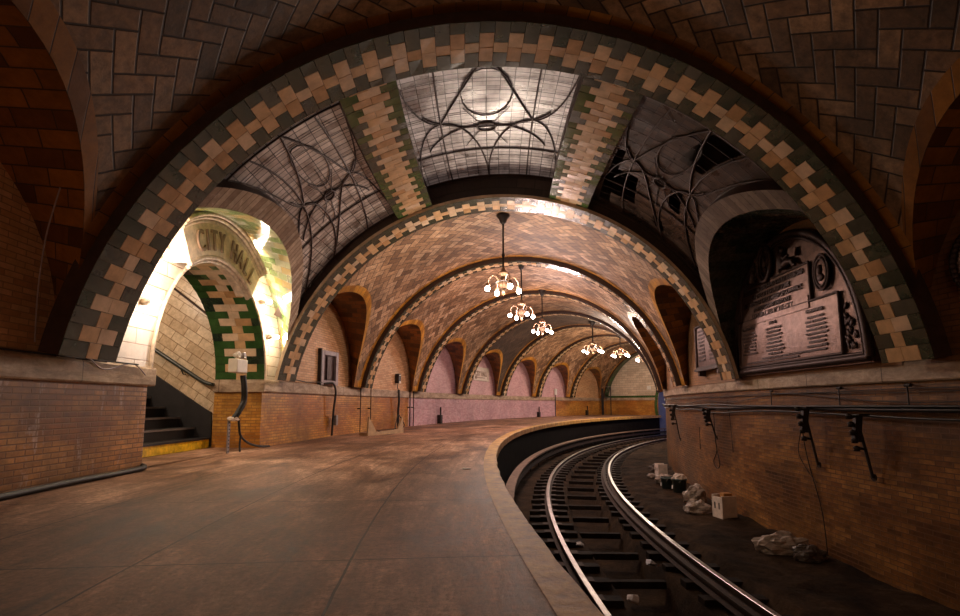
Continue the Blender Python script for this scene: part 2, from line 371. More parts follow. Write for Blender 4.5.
# ------------------------------------------------------------------ side walls
def wall_grid(b, r, t0, t1, z0, z1, mi, s=1):
    n = max(1, int(abs(t1-t0)/.01)); ts = frange(t0, t1, n)
    rows = [[P(r, t, z0) for t in ts], [P(r, t, z1) for t in ts]]
    b.grid(rows, mi, [[(t*r, z0) for t in ts], [(t*r, z1) for t in ts]], True)
DL, DR = DOOR_C-DOOR_W, DOOR_C+DOOR_W
LM = [M['lower'], M['lower_o'], M['lower_p'], M['panel'], M['panel_pink'], M['white_tile'], M['soffit'], M['cove'], M['coping']]
wl = MB()
wall_grid(wl, R_WL, T0, DL, -.02, .93, 0)
wall_grid(wl, R_WL, DR, .268, -.02, .93, 1); wall_grid(wl, R_WL, .268, .655, -.02, .93, 2); wall_grid(wl, R_WL, .655, T1, -.02, .93, 1)
for t, sg in ((DL, 1), (DR, -1)):
    for z0, z1, mi in ((-.02, .93, 0 if sg > 0 else 1),):
        q = [P(R_WL, t, z0), P(40.3, t, z0), P(40.3, t, z1), P(R_WL, t, z1)]
        wl.face(q, mi, [(0, z0), (.85, z0), (.85, z1), (0, z1)])
def ledge(b, t0, t1, rf, rb, z0=.915, z1=LZ, mi=8, ends=(False, False)):
    n = max(2, int(abs(t1-t0)/.01)); ts = frange(t0, t1, n); r0 = rf; sgn = 1 if rb > rf else -1
    prof = [(rb, z0), (r0+.012*sgn, z0), (r0, z0+.015), (r0, z1-.02), (r0+.012*sgn, z1), (rb, z1)]
    b.grid([[P(r, t, z) for r, z in prof] for t in ts], mi, [[(t*rf, z+r) for r, z in prof] for t in ts], False)
    for t, e in ((t0, ends[0]), (t1, ends[1])):
        if e: b.face([P(r, t, z) for r, z in prof], mi, [(r, z) for r, z in prof])
ledge(wl, T0, DL+.0012, 39.42, 40.3, ends=(0, 1)); ledge(wl, DR-.0012, T1, 39.42, 40.3, ends=(1, 0))

def lun(k, side):
    """groin curve (centre, half width, apex) and wall curve (centre, half width, apex, exponent) of bay k (between rib k and k+1)"""
    c = (RIB[k]+RIB[k+1])/2
    if k == 0: 
        if side > 0: return (.006, .062, 2.90, R_SH), (.029, .0505, 3.30)
        return (.0075, .062, 2.96, R_SH), (.0225, .050, 3.08)
    if k < 0: return (c-.001, .048, 2.90, R_V), (c, .051, 2.95)
    return (c-.016, .050, 2.92, R_V), (c-.002, .043, 3.03)
def zgroin(k, side, t):
    (c, hw, za, R), _ = lun(k, side); u = (t-c)/hw
    return LZ+(za-LZ)*math.sqrt(max(0, 1-u*u))
def circ_r(R, z, side): return RC+side*math.sqrt(max(0, R*R-(z-HZ)**2))
def phi_at(R, z): return math.acos(max(-1, min(1, (z-HZ)/R)))
ALPHA = frange(0, math.pi, 44)
def lunette(b, k, side, r_wall, mi_soff, mi_panel, skip_door=False):
    (c, hw, za, R), (cp, hp, zp) = lun(k, side)
    lo, hi = RIB[k], RIB[k+1]; rows = []; uvs = []; n = 6; s = 0; prev = None; wallpts = []
    for al in ALPHA:
        t = c-hw*math.cos(al); tp = cp-hp*math.cos(al); tc = min(max(t, lo+.001), hi-.001); 
        z = zgroin(k, side, tc); zz = LZ+(zp-LZ)*math.sin(al)**.86
        a = P(circ_r(R, z, side), tc, z); d = P(r_wall, tp, zz); wallpts.append((tp, zz))
        if prev is not None: s += (d-prev).length
        prev = d
        rows.append([a.lerp(d, q/n) for q in range(n+1)]); L = (a-d).length
        uvs.append([(q/n*L, s) for q in range(n+1)])
    b.grid(rows, mi_soff, uvs, True)
    # the wall under the arch, columns from the ledge (or the doorway arch) up to the curve
    for (t0, z0), (t1, z1) in zip(wallpts[:-1], wallpts[1:]):
        sub = 3
        for q in range(sub):
            ta, tb = t0+(t1-t0)*q/sub, t0+(t1-t0)*(q+1)/sub; za_, zb_ = z0+(z1-z0)*q/sub, z0+(z1-z0)*(q+1)/sub
            def low(t):
                if not skip_door: return LZ-.03
                u = (t-DOOR_C)/DOOR_W
                return LZ-.03 if abs(u) >= 1 else LZ+(DOOR_Z-LZ)*math.sqrt(1-u*u)
            la, lb = low(ta), low(tb)
            if max(za_, zb_) > min(la, lb):
                pts = [(ta, la), (tb, lb), (tb, max(zb_, lb)), (ta, max(za_, la))]
                b.face([P(r_wall, t, z) for t, z in pts], mi_panel, [(t*r_wall, z) for t, z in pts], True)
for k in range(-3, 8):
    pink = 2 <= k <= 6
    if k == 0: lunette(wl, k, 1, R_WL-.02, 7, 5, True)
    else: lunette(wl, k, 1, R_WL, 6, 4 if (k in (3, 4, 5, 6)) else 3)
struct(wl.build('wall_left', LM), 'curved brick wall with arched bays on the platform side')

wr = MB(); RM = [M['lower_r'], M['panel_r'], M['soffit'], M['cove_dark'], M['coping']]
wall_grid(wr, R_WR, T0, 1.0, -1.4, .93, 0)
ledge(wr, T0, 1.0, 31.64, 31.2, .935, 1.14, 4)
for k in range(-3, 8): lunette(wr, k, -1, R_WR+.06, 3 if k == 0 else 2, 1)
struct(wr.build('wall_right', RM), 'long brick wall along the track with arched bays above the ledge')

# ------------------------------------------------------------------ vaults
def vault(k):
    t0, t1 = RIB[k], RIB[k+1]; bw = .17
    R = R_V; e0, e1 = t0+HWS[k]-.001, t1-HWS[k+1]+.001; db = bw/35.5
    ts = [e0, e0+db]+frange(e0+db, e1-db, 24)[1:-1]+[e1-db, e1]
    nph = 46; b = MB(); rows = []; uvs = []; uvb = []
    for t in ts:
        pl = phi_at(R, zgroin(k, 1, t)); pr = -phi_at(R, zgroin(k, -1, t)); dp = bw/R
        ph = [pr, pr+dp]+frange(pr+dp, pl-dp, nph)[1:-1]+[pl-dp, pl]
        rows.append([PV(R, p, t) for p in ph]); uvs.append([(p*R, t*35.5) for p in ph])
    n = len(rows[0])
    def mf(a, c): return 1 if a in (0, len(ts)-2) or c in (0, n-2) else 0
    # uv of the border runs along the border
    b2 = MB()
    for a in range(len(ts)-1):
        for c in range(n-1):
            m = mf(a, c); idx = [(a, c), (a, c+1), (a+1, c+1), (a+1, c)]
            pts = [rows[i][j] for i, j in idx]
            if m == 0: uv = [uvs[i][j] for i, j in idx]
            elif a in (0, len(ts)-2): uv = [(uvs[i][j][0], .5) for i, j in idx]
            else: uv = [(uvs[i][j][1]*1.2+.9*abs(rows[i][j].z), .5) for i, j in idx]
            b2.face(pts, m, uv, True)
    return b2.build('ceiling', [M['herring_dark'] if k == 4 else M['herring_shaded'] if k < 0 else M['herring'], M['border_shaded'] if k < 0 else M['border']])
for k in range(-3, 8):
    if k != 0: struct(vault(k), 'herringbone tiled vault bay')

# ------------------------------------------------------------------ tile helper: rows of separate glazed tiles on a surface
def tile_rows(b, S, urows, wtot, pats, pick, gap=.006, th=.008):
    """S(u, v, h) gives a point; u along, v across, h proud of the surface"""
    for i in range(len(urows)-1):
        u0, u1 = urows[i]+gap/2, urows[i+1]-gap/2; pat = pats[i % len(pats)]; tot = sum(x for x, _ in pat); v = 0
        for wd, kind in pat:
            v0, v1 = v/tot*wtot+gap/2, (v+wd)/tot*wtot-gap/2; v += wd
            mi = pick(kind); hs = [th+rnd.uniform(-.003, .003) for _ in range(4)]
            top = [S(u0, v0, hs[0]), S(u1, v0, hs[1]), S(u1, v1, hs[2]), S(u0, v1, hs[3])]
            e = gap*.45
            bot = [S(u0-e, v0-e, -.002), S(u1+e, v0-e, -.002), S(u1+e, v1+e, -.002), S(u0-e, v1+e, -.002)]
            b.face(top, mi)
            for q in range(4): b.face([bot[q], bot[(q+1) % 4], top[(q+1) % 4], top[q]], mi)
def pick(kind): return rnd.choice({'d': (1, 1, 2), 'c': (3, 3, 4, 5), 'g': (6, 6, 1)}[kind])
TILES = [M['grout'], M['green'], M['green2'], M['cream'], M['cream2'], M['cream3'], M['green3'], M['ribside']]
PA = [(.135, 'd'), (.19, 'c'), (.19, 'c'), (.085, 'd')]; PB = [(.26, 'd'), (.13, 'c'), (.21, 'd')]
def rib(k, n_trim):
    b = MB(); c = RIB[k]; HW = HWS[k]; t0, t1 = c-HW-(.0007 if k < 2 else 0), c+HW
    pm = phi_at(R_RIB, LZ-.01); nr = 74 if k < 1 else (80 if k == 1 else 90); W = (t1-t0)*35.5
    ph = frange(-pm, pm, 72)
    Rb = R_V+.06
    Rn = R_SH-.002 if k == 1 else Rb; Rf = R_SH-.002 if k == 0 else Rb
    prof = [(Rn, t0), (R_RIB-.004, t0), (R_RIB, t0+.0003), (R_RIB, t1-.0003), (R_RIB-.004, t1), (Rf, t1)]
    b.grid([[PV(R, p, t) for R, t in prof] for p in ph], 0, None, False, mf=lambda a, q: (4 if k == 1 and q == 0 else 7) if q in (0, 4) else 0)
    def S(u, v, h): return PV(R_RIB-h, -pm+u/R_RIB, t0+v/35.5)
    L = 2*pm*R_RIB
    pats = [PA, PB] if k < 2 else [[(x*.72, q) for x, q in PA], [(x*.72, q) for x, q in PB]] if k < 8 else 0
    if k == 8: pats = [[(.2, 'g'), (.2, 'g'), (.2, 'g')]]
    tile_rows(b, S, frange(0, L, nr), W, pats, pick)
    if k in (0, 1):   # squared tiles of the rib's cheeks towards the skylights
        pass
    struct(b.build('trim_%d' % n_trim, TILES), 'arched rib of green and cream glazed tile')
for i, k in enumerate(range(-2, 9)): rib(k, i+2)

# ------------------------------------------------------------------ skylight bay (bay 0, between ribs 0 and 1)
e0, e1 = RIB[0]+HWS[0]-.001, RIB[1]-HWS[1]+.001
R_G = 4.16
LR = [(math.radians(17.2), math.radians(26.6)), (math.radians(-22.5), math.radians(-12.6))]   # the two ridge ribs
b = MB()
for a0, a1 in LR:
    ts = frange(e0, e1, 16); ps_ = frange(a0, a1, 4)
    b.grid([[PV(R_SH, p, t) for p in ps_] for t in ts], 0, None, True)
    for p in (a0, a1): b.grid([[PV(R_SH, p, t), PV(R_G+.05, p, t)] for t in ts], 7, None, True)
    W = (a1-a0)*R_SH; L = (e1-e0)*35.5
    def S(u, v, h, a0=a0): return PV(R_SH-h, a0+v/R_SH, e0+u/35.5)
    tile_rows(b, S, frange(0, L, 28), W, [[(.1, 'g'), (.2, 'c'), (.2, 'c'), (.1, 'g')], [(.18, 'g'), (.24, 'c'), (.18, 'g')]], pick)
struct(b.build('trim_13', TILES), 'two ridge ribs of green and cream tile between the skylights')
BAND = .20
def band_phi(side, t):          # outer edge of the cream band round the lunette, as |phi| on the shell
    (c, hw, za, R), _ = lun(0, side)
    u = (t-c)/(hw+BAND/38); z = LZ+(za+BAND-LZ)*math.sqrt(max(0, 1-u*u))
    return phi_at(R_SH, z)
b = MB()
for side in (1, -1):
    ts = frange(e0, e1, 60); rows = []; uvs = []; rev = []; s = 0; prev = None
    for t in ts:
        pi_ = phi_at(R_SH, zgroin(0, side, t)); po = band_phi(side, t)
        q = PV(R_SH, side*pi_, t); s += (q-prev).length if prev else 0; prev = q
        rows.append([PV(R_SH, side*(pi_+(po-pi_)*x/3), t) for x in range(4)]); uvs.append([(s, x/3*.3) for x in range(4)])
        zo = PV(R_SH, side*po, t).z; rev.append([PV(R_SH, side*po, t), PV(R_SH+(R_G+.05-R_SH)*max(0, min(1, (zo-2.5)/.35)), side*po, t)])
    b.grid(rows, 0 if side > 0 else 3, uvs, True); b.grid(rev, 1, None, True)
# curbs along both cross ribs and outer shell closing the bay above the glass
for t in (e0, e1):
    ph = frange(-band_phi(-1, t), band_phi(1, t), 50)
    b.grid([[PV(R_RIB+.02, p, t), PV(R_G+.06, p, t)] for p in ph], 2, [[(p*4, 0), (p*4, .4)] for p in ph], True)
ts = frange(e0-.004, e1+.004, 8); ph = frange(-.90, .90, 40)
b.grid([[PV(R_G+.45, p, t) for p in ph] for t in ts], 1, None, True)
for t in (e0-.004, e1+.004): b.grid([[PV(R_SH, p, t), PV(R_G+.45, p, t)] for p in ph], 1, None, True)
M['reveal'] = m_brick('dark_reveal_tile', .3, .15, [(.05, .03, .022), (.09, .055, .04)], (.02, .014, .01), .006, .4, (.6, .4))
M['band_dark'] = m_brick('dark_band_tile', .095, .35, [(.14, .11, .09), (.24, .19, .15), (.34, .28, .22)], (.08, .06, .05), .006, .3, (.5, .6), bump=.008)  # darker version of the band tile, for the track-side arch
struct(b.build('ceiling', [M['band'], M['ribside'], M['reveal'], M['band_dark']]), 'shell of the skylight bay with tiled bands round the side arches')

def skylight(idx, lab, pa, pb, gm, holes=0, RG=R_G):
    """pa(t), pb(t): phi of the ridge-side and of the outer edge; a 0..1 across, c 0..1 away from rib 0"""
    root = bpy.data.objects.new('window_%d' % idx, None); COL.objects.link(root); struct(root, lab)
    root.location = (0, 0, 0)
    m = .03/R_G
    def S(a, c, h=0.):
        t = e0+.0008+(e1-e0-.0016)*c; A, B = pa(t), pb(t)
        return PV(RG-h, A+(B-A)*a, t)
    g = MB(); na, nc = 26, 26; rh = random.Random(idx)
    hset = set()
    if holes:
        for (a0, a1, c0, c1) in holes:
            for i in range(na):
                for j in range(nc):
                    if a0 < (i+.5)/na < a1 and c0 < (j+.5)/nc < c1: hset.add((i, j))
    for i in range(na):
        for j in range(nc):
            if (i, j) in hset: continue
            q = [(i/na, j/nc), ((i+1)/na, j/nc), ((i+1)/na, (j+1)/nc), (i/na, (j+1)/nc)]
            tt = lambda c: e0+(e1-e0)*c
            uv = [((pa(tt(c))+(pb(tt(c))-pa(tt(c)))*a)*R_G, c*3.3) for a, c in q]
            g.face([S(*x) for x in q], 0, uv, True)
    g.build('glass', gm, root)
    L = MB()
    def line(pts, r=.011, h=.012):
        L.tube([S(a, .10+.90*c, h) for a, c in pts], r, 5)
    def seg(p, q, r=.011, n=10): line([(p[0]+(q[0]-p[0])*x/n, p[1]+(q[1]-p[1])*x/n) for x in range(n+1)], r)
    def arc(c0, ra, rc, a0, a1, r=.010, n=18): line([(min(1, max(0, c0[0]+ra*math.cos(math.radians(a0+(a1-a0)*x/n)))), min(1, max(0, c0[1]+rc*math.sin(math.radians(a0+(a1-a0)*x/n))))) for x in range(n+1)], r)
    for x in (.0, 1.): seg((x, 0), (x, 1), .014)
    for x in (.21, .79): seg((x, 0), (x, 1), .012)
    for y in (.0, .70, 1.): seg((0, y), (1, y), .012)
    for y in frange(.07, .93, 11): seg((0, y), (1, y), .0035)
    seg((.5, 0), (.21, .44), .013); seg((.5, 0), (.79, .44), .013)
    arc((.5, .25), .15, .16, 0, 360, .009)                     # ring
    arc((.21, 1.), .29, .56, -90, 0, .013); arc((.79, 1.), .29, .56, 180, 270, .013)      # pointed arches
    arc((.21, .95), .21, .51, 180, 270, .010); arc((.79, .95), .21, .51, -90, 0, .010)
    arc((.21, .0), .21, .44, 90, 180, .010); arc((.79, .0), .21, .44, 0, 90, .010)
    arc((.5, .28), .42, .22, 22, 158, .011); arc((.5, .74), .42, .26, 200, 340, .011)
    for a in range(0, 360, 45):
        seg((.5+.05*math.cos(math.radians(a)), .5+.03*math.sin(math.radians(a))), (.5+.20*math.cos(math.radians(a)), .5+.22*math.sin(math.radians(a))), .006)
    arc((.5, .5), .06, .035, 0, 360, .016)
    L.build('glazing_bars', M['lead'], root)
    return root
skylight(1, 'left skylight of leaded panes over the lettered doorway', lambda t: LR[0][1], lambda t: band_phi(1, t), M['glass_left'], 0, 3.95)
skylight(2, 'bright centre skylight of leaded panes at the crown', lambda t: LR[1][1], lambda t: LR[0][0], M['glass_mid'])
skylight(3, 'dark right skylight of leaded panes with missing glass', lambda t: LR[1][0], lambda t: -band_phi(-1, t), M['glass_right'],
         [(.02, .12, .45, .98), (.12, .30, .62, .86), (.55, .78, .12, .34), (.62, .72, .55, .7), (.45, .52, .85, .93)], 3.98)

# ------------------------------------------------------------------ end wall with tunnel portal, rear wall, tunnel
b = MB(); PC, PW, PZ = 33.75, 2.02, 2.95
for r0, r1 in zip(frange(31.2, 40.4, 120)[:-1], frange(31.2, 40.4, 120)[1:]):
    def low(r):
        u = (r-PC)/PW
        return -1.4 if abs(u) >= 1 else .6+(PZ-.6)*math.sqrt(1-u*u)
    la, lb = low(r0), low(r1); t = T1
    if la < 1.1 or lb < 1.1:
        if la < .5 or lb < .5: la = lb = -1.4
        q = [(r0, la), (r1, lb), (r1, 1.12), (r0, 1.12)]; b.face([P(r, t, z) for r, z in q], 1, q)
        la = lb = 1.12
    q = [(r0, la), (r1, lb), (r1, 5.2), (r0, 5.2)]; b.face([P(r, t, z) for r, z in q], 0, q)
# coping and green base course, green portal border
b.grid([[P(r, T1-.0016, z) for r in (35.9, 39.5)] for z in (.95, 1.12)], 3, [[(r, z) for r in (35.9, 39.5)] for z in (.95, 1.12)], False)
b.grid([[P(r, T1-.0006, z) for r in (35.85, 39.5)] for z in (1.12, 1.26)], 2, None, False)
rows = []
for a in frange(-20, 200, 40):
    c_, s_ = math.cos(math.radians(a)), math.sin(math.radians(a))
    rows.append([P(PC+PW*k*c_, T1-.001, .6+(PZ-.6)*k*s_) for k in (1, 1.1)])
b.grid(rows, 2, None, False)
struct(b.build('wall_back', [M['end_tile'], M['lower_o'], M['green3'], M['coping']]), 'cream tiled end wall with green arched tunnel portal')
b = MB(); rows = []
for t in frange(T1, 1.05, 24):
    rows.append([P(PC+PW*math.cos(math.radians(a)), t, .6+(PZ-.6)*math.sin(math.radians(a))) for a in frange(180, 0, 20)])
    rows[-1] = [P(PC-PW, t, -1.4)]+rows[-1]+[P(PC+PW, t, -1.4)]
b.grid(rows, 0, None, True)
b.face([P(31, 1.05, -1.5), P(36.5, 1.05, -1.5), P(36.5, 1.05, 4), P(31, 1.05, 4)], 0)
M['tunnel'] = m_plain('tunnel_concrete', (.25, .25, .27), .7)
struct(b.build('wall_tunnel', M['tunnel']), 'dark tunnel beyond the portal')
b = MB(); b.face([P(31, T0, -1.5), P(40.5, T0, -1.5), P(40.5, T0, 5.2), P(31, T0, 5.2)], 0, [(0, 0), (9.5, 0), (9.5, 6.7), (0, 6.7)])
struct(b.build('wall_front', M['end_tile']), 'end wall behind the viewer')

# ------------------------------------------------------------------ doorway: jamb soffit, stair passage
b = MB(); R_J = 40.3
def arch_pt(al, r, dz=0): return P(r, DOOR_C-DOOR_W*math.cos(al)*(1-dz/1.4), LZ+(DOOR_Z-LZ-dz)*math.sin(al))
AL = frange(0, math.pi, 40)
b.grid([[arch_pt(a, r) for r in (R_D-.03, R_J)] for a in AL], 0, None, True)
arcl = [0]
for a0, a1 in zip(AL[:-1], AL[1:]): arcl.append(arcl[-1]+(arch_pt(a1, R_D)-arch_pt(a0, R_D)).length)
def al_of(u):
    u = max(0, min(arcl[-1], u))
    for i in range(len(AL)-1):
        if u <= arcl[i+1]+1e-9: return AL[i]+(AL[i+1]-AL[i])*(u-arcl[i])/(arcl[i+1]-arcl[i])
    return AL[-1]
def S(u, v, h): return arch_pt(al_of(u), R_D-.03+v, h)
tile_rows(b, S, frange(0, arcl[-1], 36), R_J-R_D+.03, [[(.13, 'g'), (.27, 'c'), (.27, 'c'), (.17, 'g')], [(.30, 'g'), (.18, 'c'), (.36, 'g')]], pick)
# raised edge moulding of the opening
for r, rd in ((R_D-.035, .022),):
    b.tube([arch_pt(a, r, -.02) for a in AL], rd, 8, 8)
struct(b.build('trim_14', TILES+[M['terra']]), 'checkered green and cream tile lining of the doorway arch')

b = MB(); TW = .0665; TN = -.045; Z3 = 4.3      # stair passage walls: north wall plane, south wall, back, ceiling
def quad(pts, mi, ux, uz): b.face(pts, mi, [(ux(p), uz(p)) for p in pts])
rad_ = lambda p: math.hypot(p.x-CX, p.y-CY)
quad([P(R_J, TW, -.1), P(45.5, TW, -.1), P(45.5, TW, Z3+2), P(R_J, TW, Z3+2)], 0, rad_, lambda p: p.z)
quad([P(R_J, TN, -.1), P(45.5, TN, -.1), P(45.5, TN, Z3+2), P(R_J, TN, Z3+2)], 0, rad_, lambda p: p.z)
quad([P(45.5, TN, -.1), P(45.5, TW, -.1), P(45.5, TW, 6.3), P(45.5, TN, 6.3)], 0, lambda p: p.y, lambda p: p.z)
b.face([P(R_J, TN, 3.0), P(R_J, TW, 3.0), P(45.5, TW, 5.9), P(45.5, TN, 5.9)], 1)
# back of the doorway wall
for t0, t1, z0, z1 in ((TN, DL, -.1, 3.1), (DR, TW+.001, -.1, 3.1)):
    b.face([P(R_J, t0, z0), P(R_J, t1, z0), P(R_J, t1, z1), P(R_J, t0, z1)], 1)
struct(b.build('wall_stair', [M['stair_tile'], M['white_box']]), 'cream tiled walls of the stair passage')

st = thing('staircase', 'dark staircase with yellow first riser rising behind the lettered doorway', 'staircase', P(40.34, DOOR_C, 0), rot_left(DOOR_C))
def toL(p, o): return Matrix.Rotation(-o.rotation_euler.z, 4, 'Z') @ (p-o.location)
rise, tread, r1 = .168, .268, 40.34
for i in range(14):
    z = rise*(i+1); ra, rb = r1+tread*i, r1+tread*(i+1)+.03; t0, t1 = TN+.002, TW-.0012
    s = MB(); pr = [(ra, z-rise), (ra, z-.03), (ra-.02, z-.028), (ra-.02, z), (rb, z), (rb, z-rise)]
    tt = frange(t0, t1, 6)
    s.grid([[toL(P(r, t, zz), st) for r, zz in pr] for t in tt], 0, None, False, mf=lambda a, c: 1 if (i == 0 and c == 0) else (2 if c in (1, 2) and i else 0))
    for t in (t0, t1): s.face([toL(P(r, t, zz), st) for r, zz in pr], 0)
    o = s.build('step', [M['black_step'], M['yellow'], M['steel']], st)
    if i == 0: o['label'] = 'bottom step with worn yellow painted riser'
s = MB()     # sloping skirting against the far wall
pr = [(40.30, .02), (40.34, .58), (40.45, .64), (45.2, .64+4.75*.627), (45.2, .2+4.75*.627), (40.6, .02)]
for dt_ in (0, -.0009):
    s.face([toL(P(r, TW-.0004+dt_, z), st) for r, z in pr], 0)
for q in range(6):
    a, c = pr[q], pr[(q+1) % 6]; s.face([toL(P(a[0], TW-.0004, a[1]), st), toL(P(c[0], TW-.0004, c[1]), st), toL(P(c[0], TW-.0013, c[1]), st), toL(P(a[0], TW-.0013, a[1]), st)], 0)
s.build('skirting', M['black_step'], st)
h = MB()
hp = [P(40.30, TW-.003, 1.04), P(40.42, TW-.003, 1.07)]+[P(40.5+x, TW-.003, 1.11+x*.62) for x in frange(0, 3.5, 8)]
h.tube(hp, .032, 10); h.tube([P(40.30, TW-.003, 1.04), P(40.30, TW-.0002, 1.04)], .03, 8)
for x in (.35, 1.3, 2.3): h.tube([P(40.5+x, TW-.003, 1.08+x*.62), P(40.5+x, TW-.0015, 1.0+x*.62), P(40.5+x, TW-.0002, 1.0+x*.62)], .012, 6)
tag(h.build('handrail', M['handrail']), 'dark green pipe handrail sloping down the tiled stair wall', 'handrail')
h = MB(); h.tube([P(40.36+x, TW-.0008, 2.12+x*.74) for x in frange(0, 2.4, 6)], .018, 6)
tag(h.build('conduit', M['bronze_lo']), 'thin brown conduit slanting high on the stair wall above the handrail', 'conduit')
point(P(42.0, .01, 3.0), 170, (1., .78, .58), .15, name='stair_fill_light')  # unseen fill light added to brighten the tiled stair wall

# sign: curved hood with letters
SC = .021; R_SF = 39.24
sg = thing('station_sign', 'curved terracotta name sign lettered over the stair doorway arch', 'sign', P(R_SF, SC, LZ), rot_left(SC))
AI, HI, AO, HO = 1.34, 1.53, 1.70, 1.97
def sp(psi, f, y):      # local x along wall, y into the wall
    return Vector(((AI+(AO-AI)*f)*math.sin(psi), y, (HI+(HO-HI)*f)*math.cos(psi)))
psi = frange(math.radians(-33), math.radians(38), 34)
s = MB(); prof = [(0, .24), (0, 0.01), (.02, 0), (.98, 0), (1, .01), (1, .24)]
s.grid([[sp(a, f, y) for f, y in prof] for a in psi], 0, None, False)
for a in (psi[0], psi[-1]): s.face([sp(a, f, y) for f, y in prof], 0)
s.build('sign_board', M['terra'], sg)
s = MB()
for f, y, r in ((-.02, .02, .035), (-.13, .05, .028), (1.03, .01, .035), (1.13, -.03, .030), (1.22, -.07, .03)): s.tube([sp(a, f, y) for a in psi], r, 8)
s.grid([[sp(a, f, y) for f, y in ((1.25, -.09), (1.3, -.05), (1.3, .24))] for a in psi], 0, None, True)
for a in (psi[0], psi[-1]): s.face([sp(a, f, y) for f, y in ((1., .24), (1., 0), (1.25, -.09), (1.3, -.05), (1.3, .24))], 0)
s.build('moulding', M['terra_d'], sg)
chars = 'CITY HALL'; ws = {'I': .6, ' ': .65, 'C': 1.05, 'H': 1.05}
tot = sum(ws.get(c, 1.) for c in chars); acc = 0; span0, span1 = math.radians(-25), math.radians(33)
for c in chars:
    wd = ws.get(c, 1.); a = span0+(span1-span0)*(acc+wd/2)/tot; acc += wd
    if c == ' ': continue
    p = sp(a, .18, -.004); dpsi = sp(a+.01, .2, 0)-sp(a-.01, .2, 0); ang = math.atan2(dpsi.z, dpsi.x)
    o = text('letter', c, .38, M['letters'], sg, p, (math.pi/2, -ang, 0), .018, 'CENTER', .62, .004)
# bulbs round the doorway
def bulb(t, z, lab, r=R_D-.02):
    th_ = thing('light_bulb', lab, 'bulb', P(r-.16, t, z), rot_left(t), 'bare bulbs around the doorway arch')
    s = MB(); s.lathe([(.001, 0), (.035, 0), (.035, .05), (.02, .06), (.02, .10), (.001, .10)], (0, .15, 0), 12, 0, Matrix.Rotation(math.pi/2, 3, 'X')); s.build('socket', M['terra_d'], th_)
    s = MB(); s.ball((0, 0, 0), (.038, .05, .038), 10); s.build('glass_bulb', M['glow'], th_)
    point((0, -.07, 0), BULB_W, (1., .76, .56), .05, th_)
for t, z, lab in ((-.0105, 1.82, 'lowest lit bulb left of the lettered doorway arch'), (-.0060, 2.38, 'lit bulb left of the lettered sign end'),
                  (.0590, 2.38, 'lit bulb just right of the lettered sign end'), (.0665, 1.84, 'lowest lit bulb right of the doorway arch'),
                  (.0085, 3.14, 'lit bulb above the left half of the lettered sign'), (.0420, 3.06, 'lit bulb above the right half of the lettered sign')):
    bulb(t, z, lab)

# ------------------------------------------------------------------ chandeliers
def chandelier():
    root = thing('chandelier', 'x', 'chandelier', (0, 0, 0), 0, 'chandeliers along the vault')
    s = MB(); s.lathe([(.001, 1.30), (.11, 1.30), (.11, 1.27), (.07, 1.22), (.05, 1.15), (.022, 1.12), (.001, 1.12)], n=16); s.build('canopy', M['iron'], root)
    s = MB(); s.tube([(0, 0, 1.14), (0, 0, .30)], .016, 10); s.lathe([(.016, .62), (.028, .60), (.028, .57), (.016, .55)], n=12); s.build('stem', M['iron'], root)
    s = MB(); s.lathe([(.001, .38), (.035, .36), (.03, .32), (.085, .29), (.09, .26), (.05, .23), (.04, .18), (.075, .13), (.085, .07), (.07, .01), (.035, -.04), (.02, -.09), (.03, -.12), (.001, -.17)], n=20); s.build('body', M['soft_shade'], root)
    s = MB(); s.tube([(.125*math.cos(a), .125*math.sin(a), .10) for a in frange(0, 2*math.pi, 28)], .010, 6); s.build('ring', M['iron'], root)
    for q in range(4):
        a = math.radians(20+90*q); ca, sa = math.cos(a), math.sin(a)
        s = MB(); s.tube([(ca*x, sa*x, z) for x, z in ((.06, .10), (.13, .20), (.20, .21), (.26, .13), (.275, .04))], .011, 7); arm = s.build('arm', M['soft_shade'], root)
        s = MB(); s.lathe([(.012, .06), (.03, .05), (.038, .02), (.038, 0), (.001, 0)], (ca*.275, sa*.275, 0), 12); s.build('socket', M['soft_shade'], arm)
        s = MB(); s.ball((ca*.275, sa*.275, -.045), (.042, .042, .05), 10); s.build('glass_bulb', M['glow'], arm)
    return root
labs = ['large chandelier nearest the skylights, hanging from the first herringbone vault', 'second chandelier from the skylights, low and right of the nearest',
        'third chandelier along the vault, below and right of the second', 'fourth chandelier on a long stem, right of the close group of three',
        'fifth chandelier along the vault, between the fourth and the farthest', 'farthest chandelier, hanging in front of the cream end wall']
ch0 = None
CHP = [(.094, 35.5, 2.86), (.186, 35.35, 2.93), (.275, 35.17, 2.97), (.437, 34.40, 2.88), (.541, 34.08, 3.0), (.645, 34.02, 3.04)]
for i, (t, r, z) in enumerate(CHP):
    o = chandelier() if i == 0 else copy_tree(ch0)
    if i == 0: ch0 = o
    o['label'] = labs[i]
    crown = HZ+math.sqrt(R_V**2-(r-RC)**2)
    o.location = P(r, t, z); o.scale = (1.15, 1.15, 1) if i < 3 else (1.6, 1.6, 1)
    for c in o.children:
        if c.name.startswith('canopy'): c.location.z = crown-z-1.30
        if c.name.startswith('stem'): c.scale.z = (crown-z-.16-.3)/.84; c.location.z = .3-.3*c.scale.z
for i, (t, r, z) in enumerate(CHP):
    col = WHITE if i in (0, 3, 4, 5) else (1., .72, .66)
    point(P(r, t, z-.02), LAMP_W*(.85, 1., 1.1, 1.8, 2.0, 2.8)[i], col, .20, name='chandelier_light')
# unseen fill lights added behind the viewer to light the near bay and floor
for t in (-.235, -.31): point(P(37.3, t, 1.9), LAMP_W*.22, (1., .62, .38), .25, name='rear_fill_light')
point(P(33.2, .93, 1.2), 110, (.12, .25, 1.), .2, name='tunnel_signal_light')

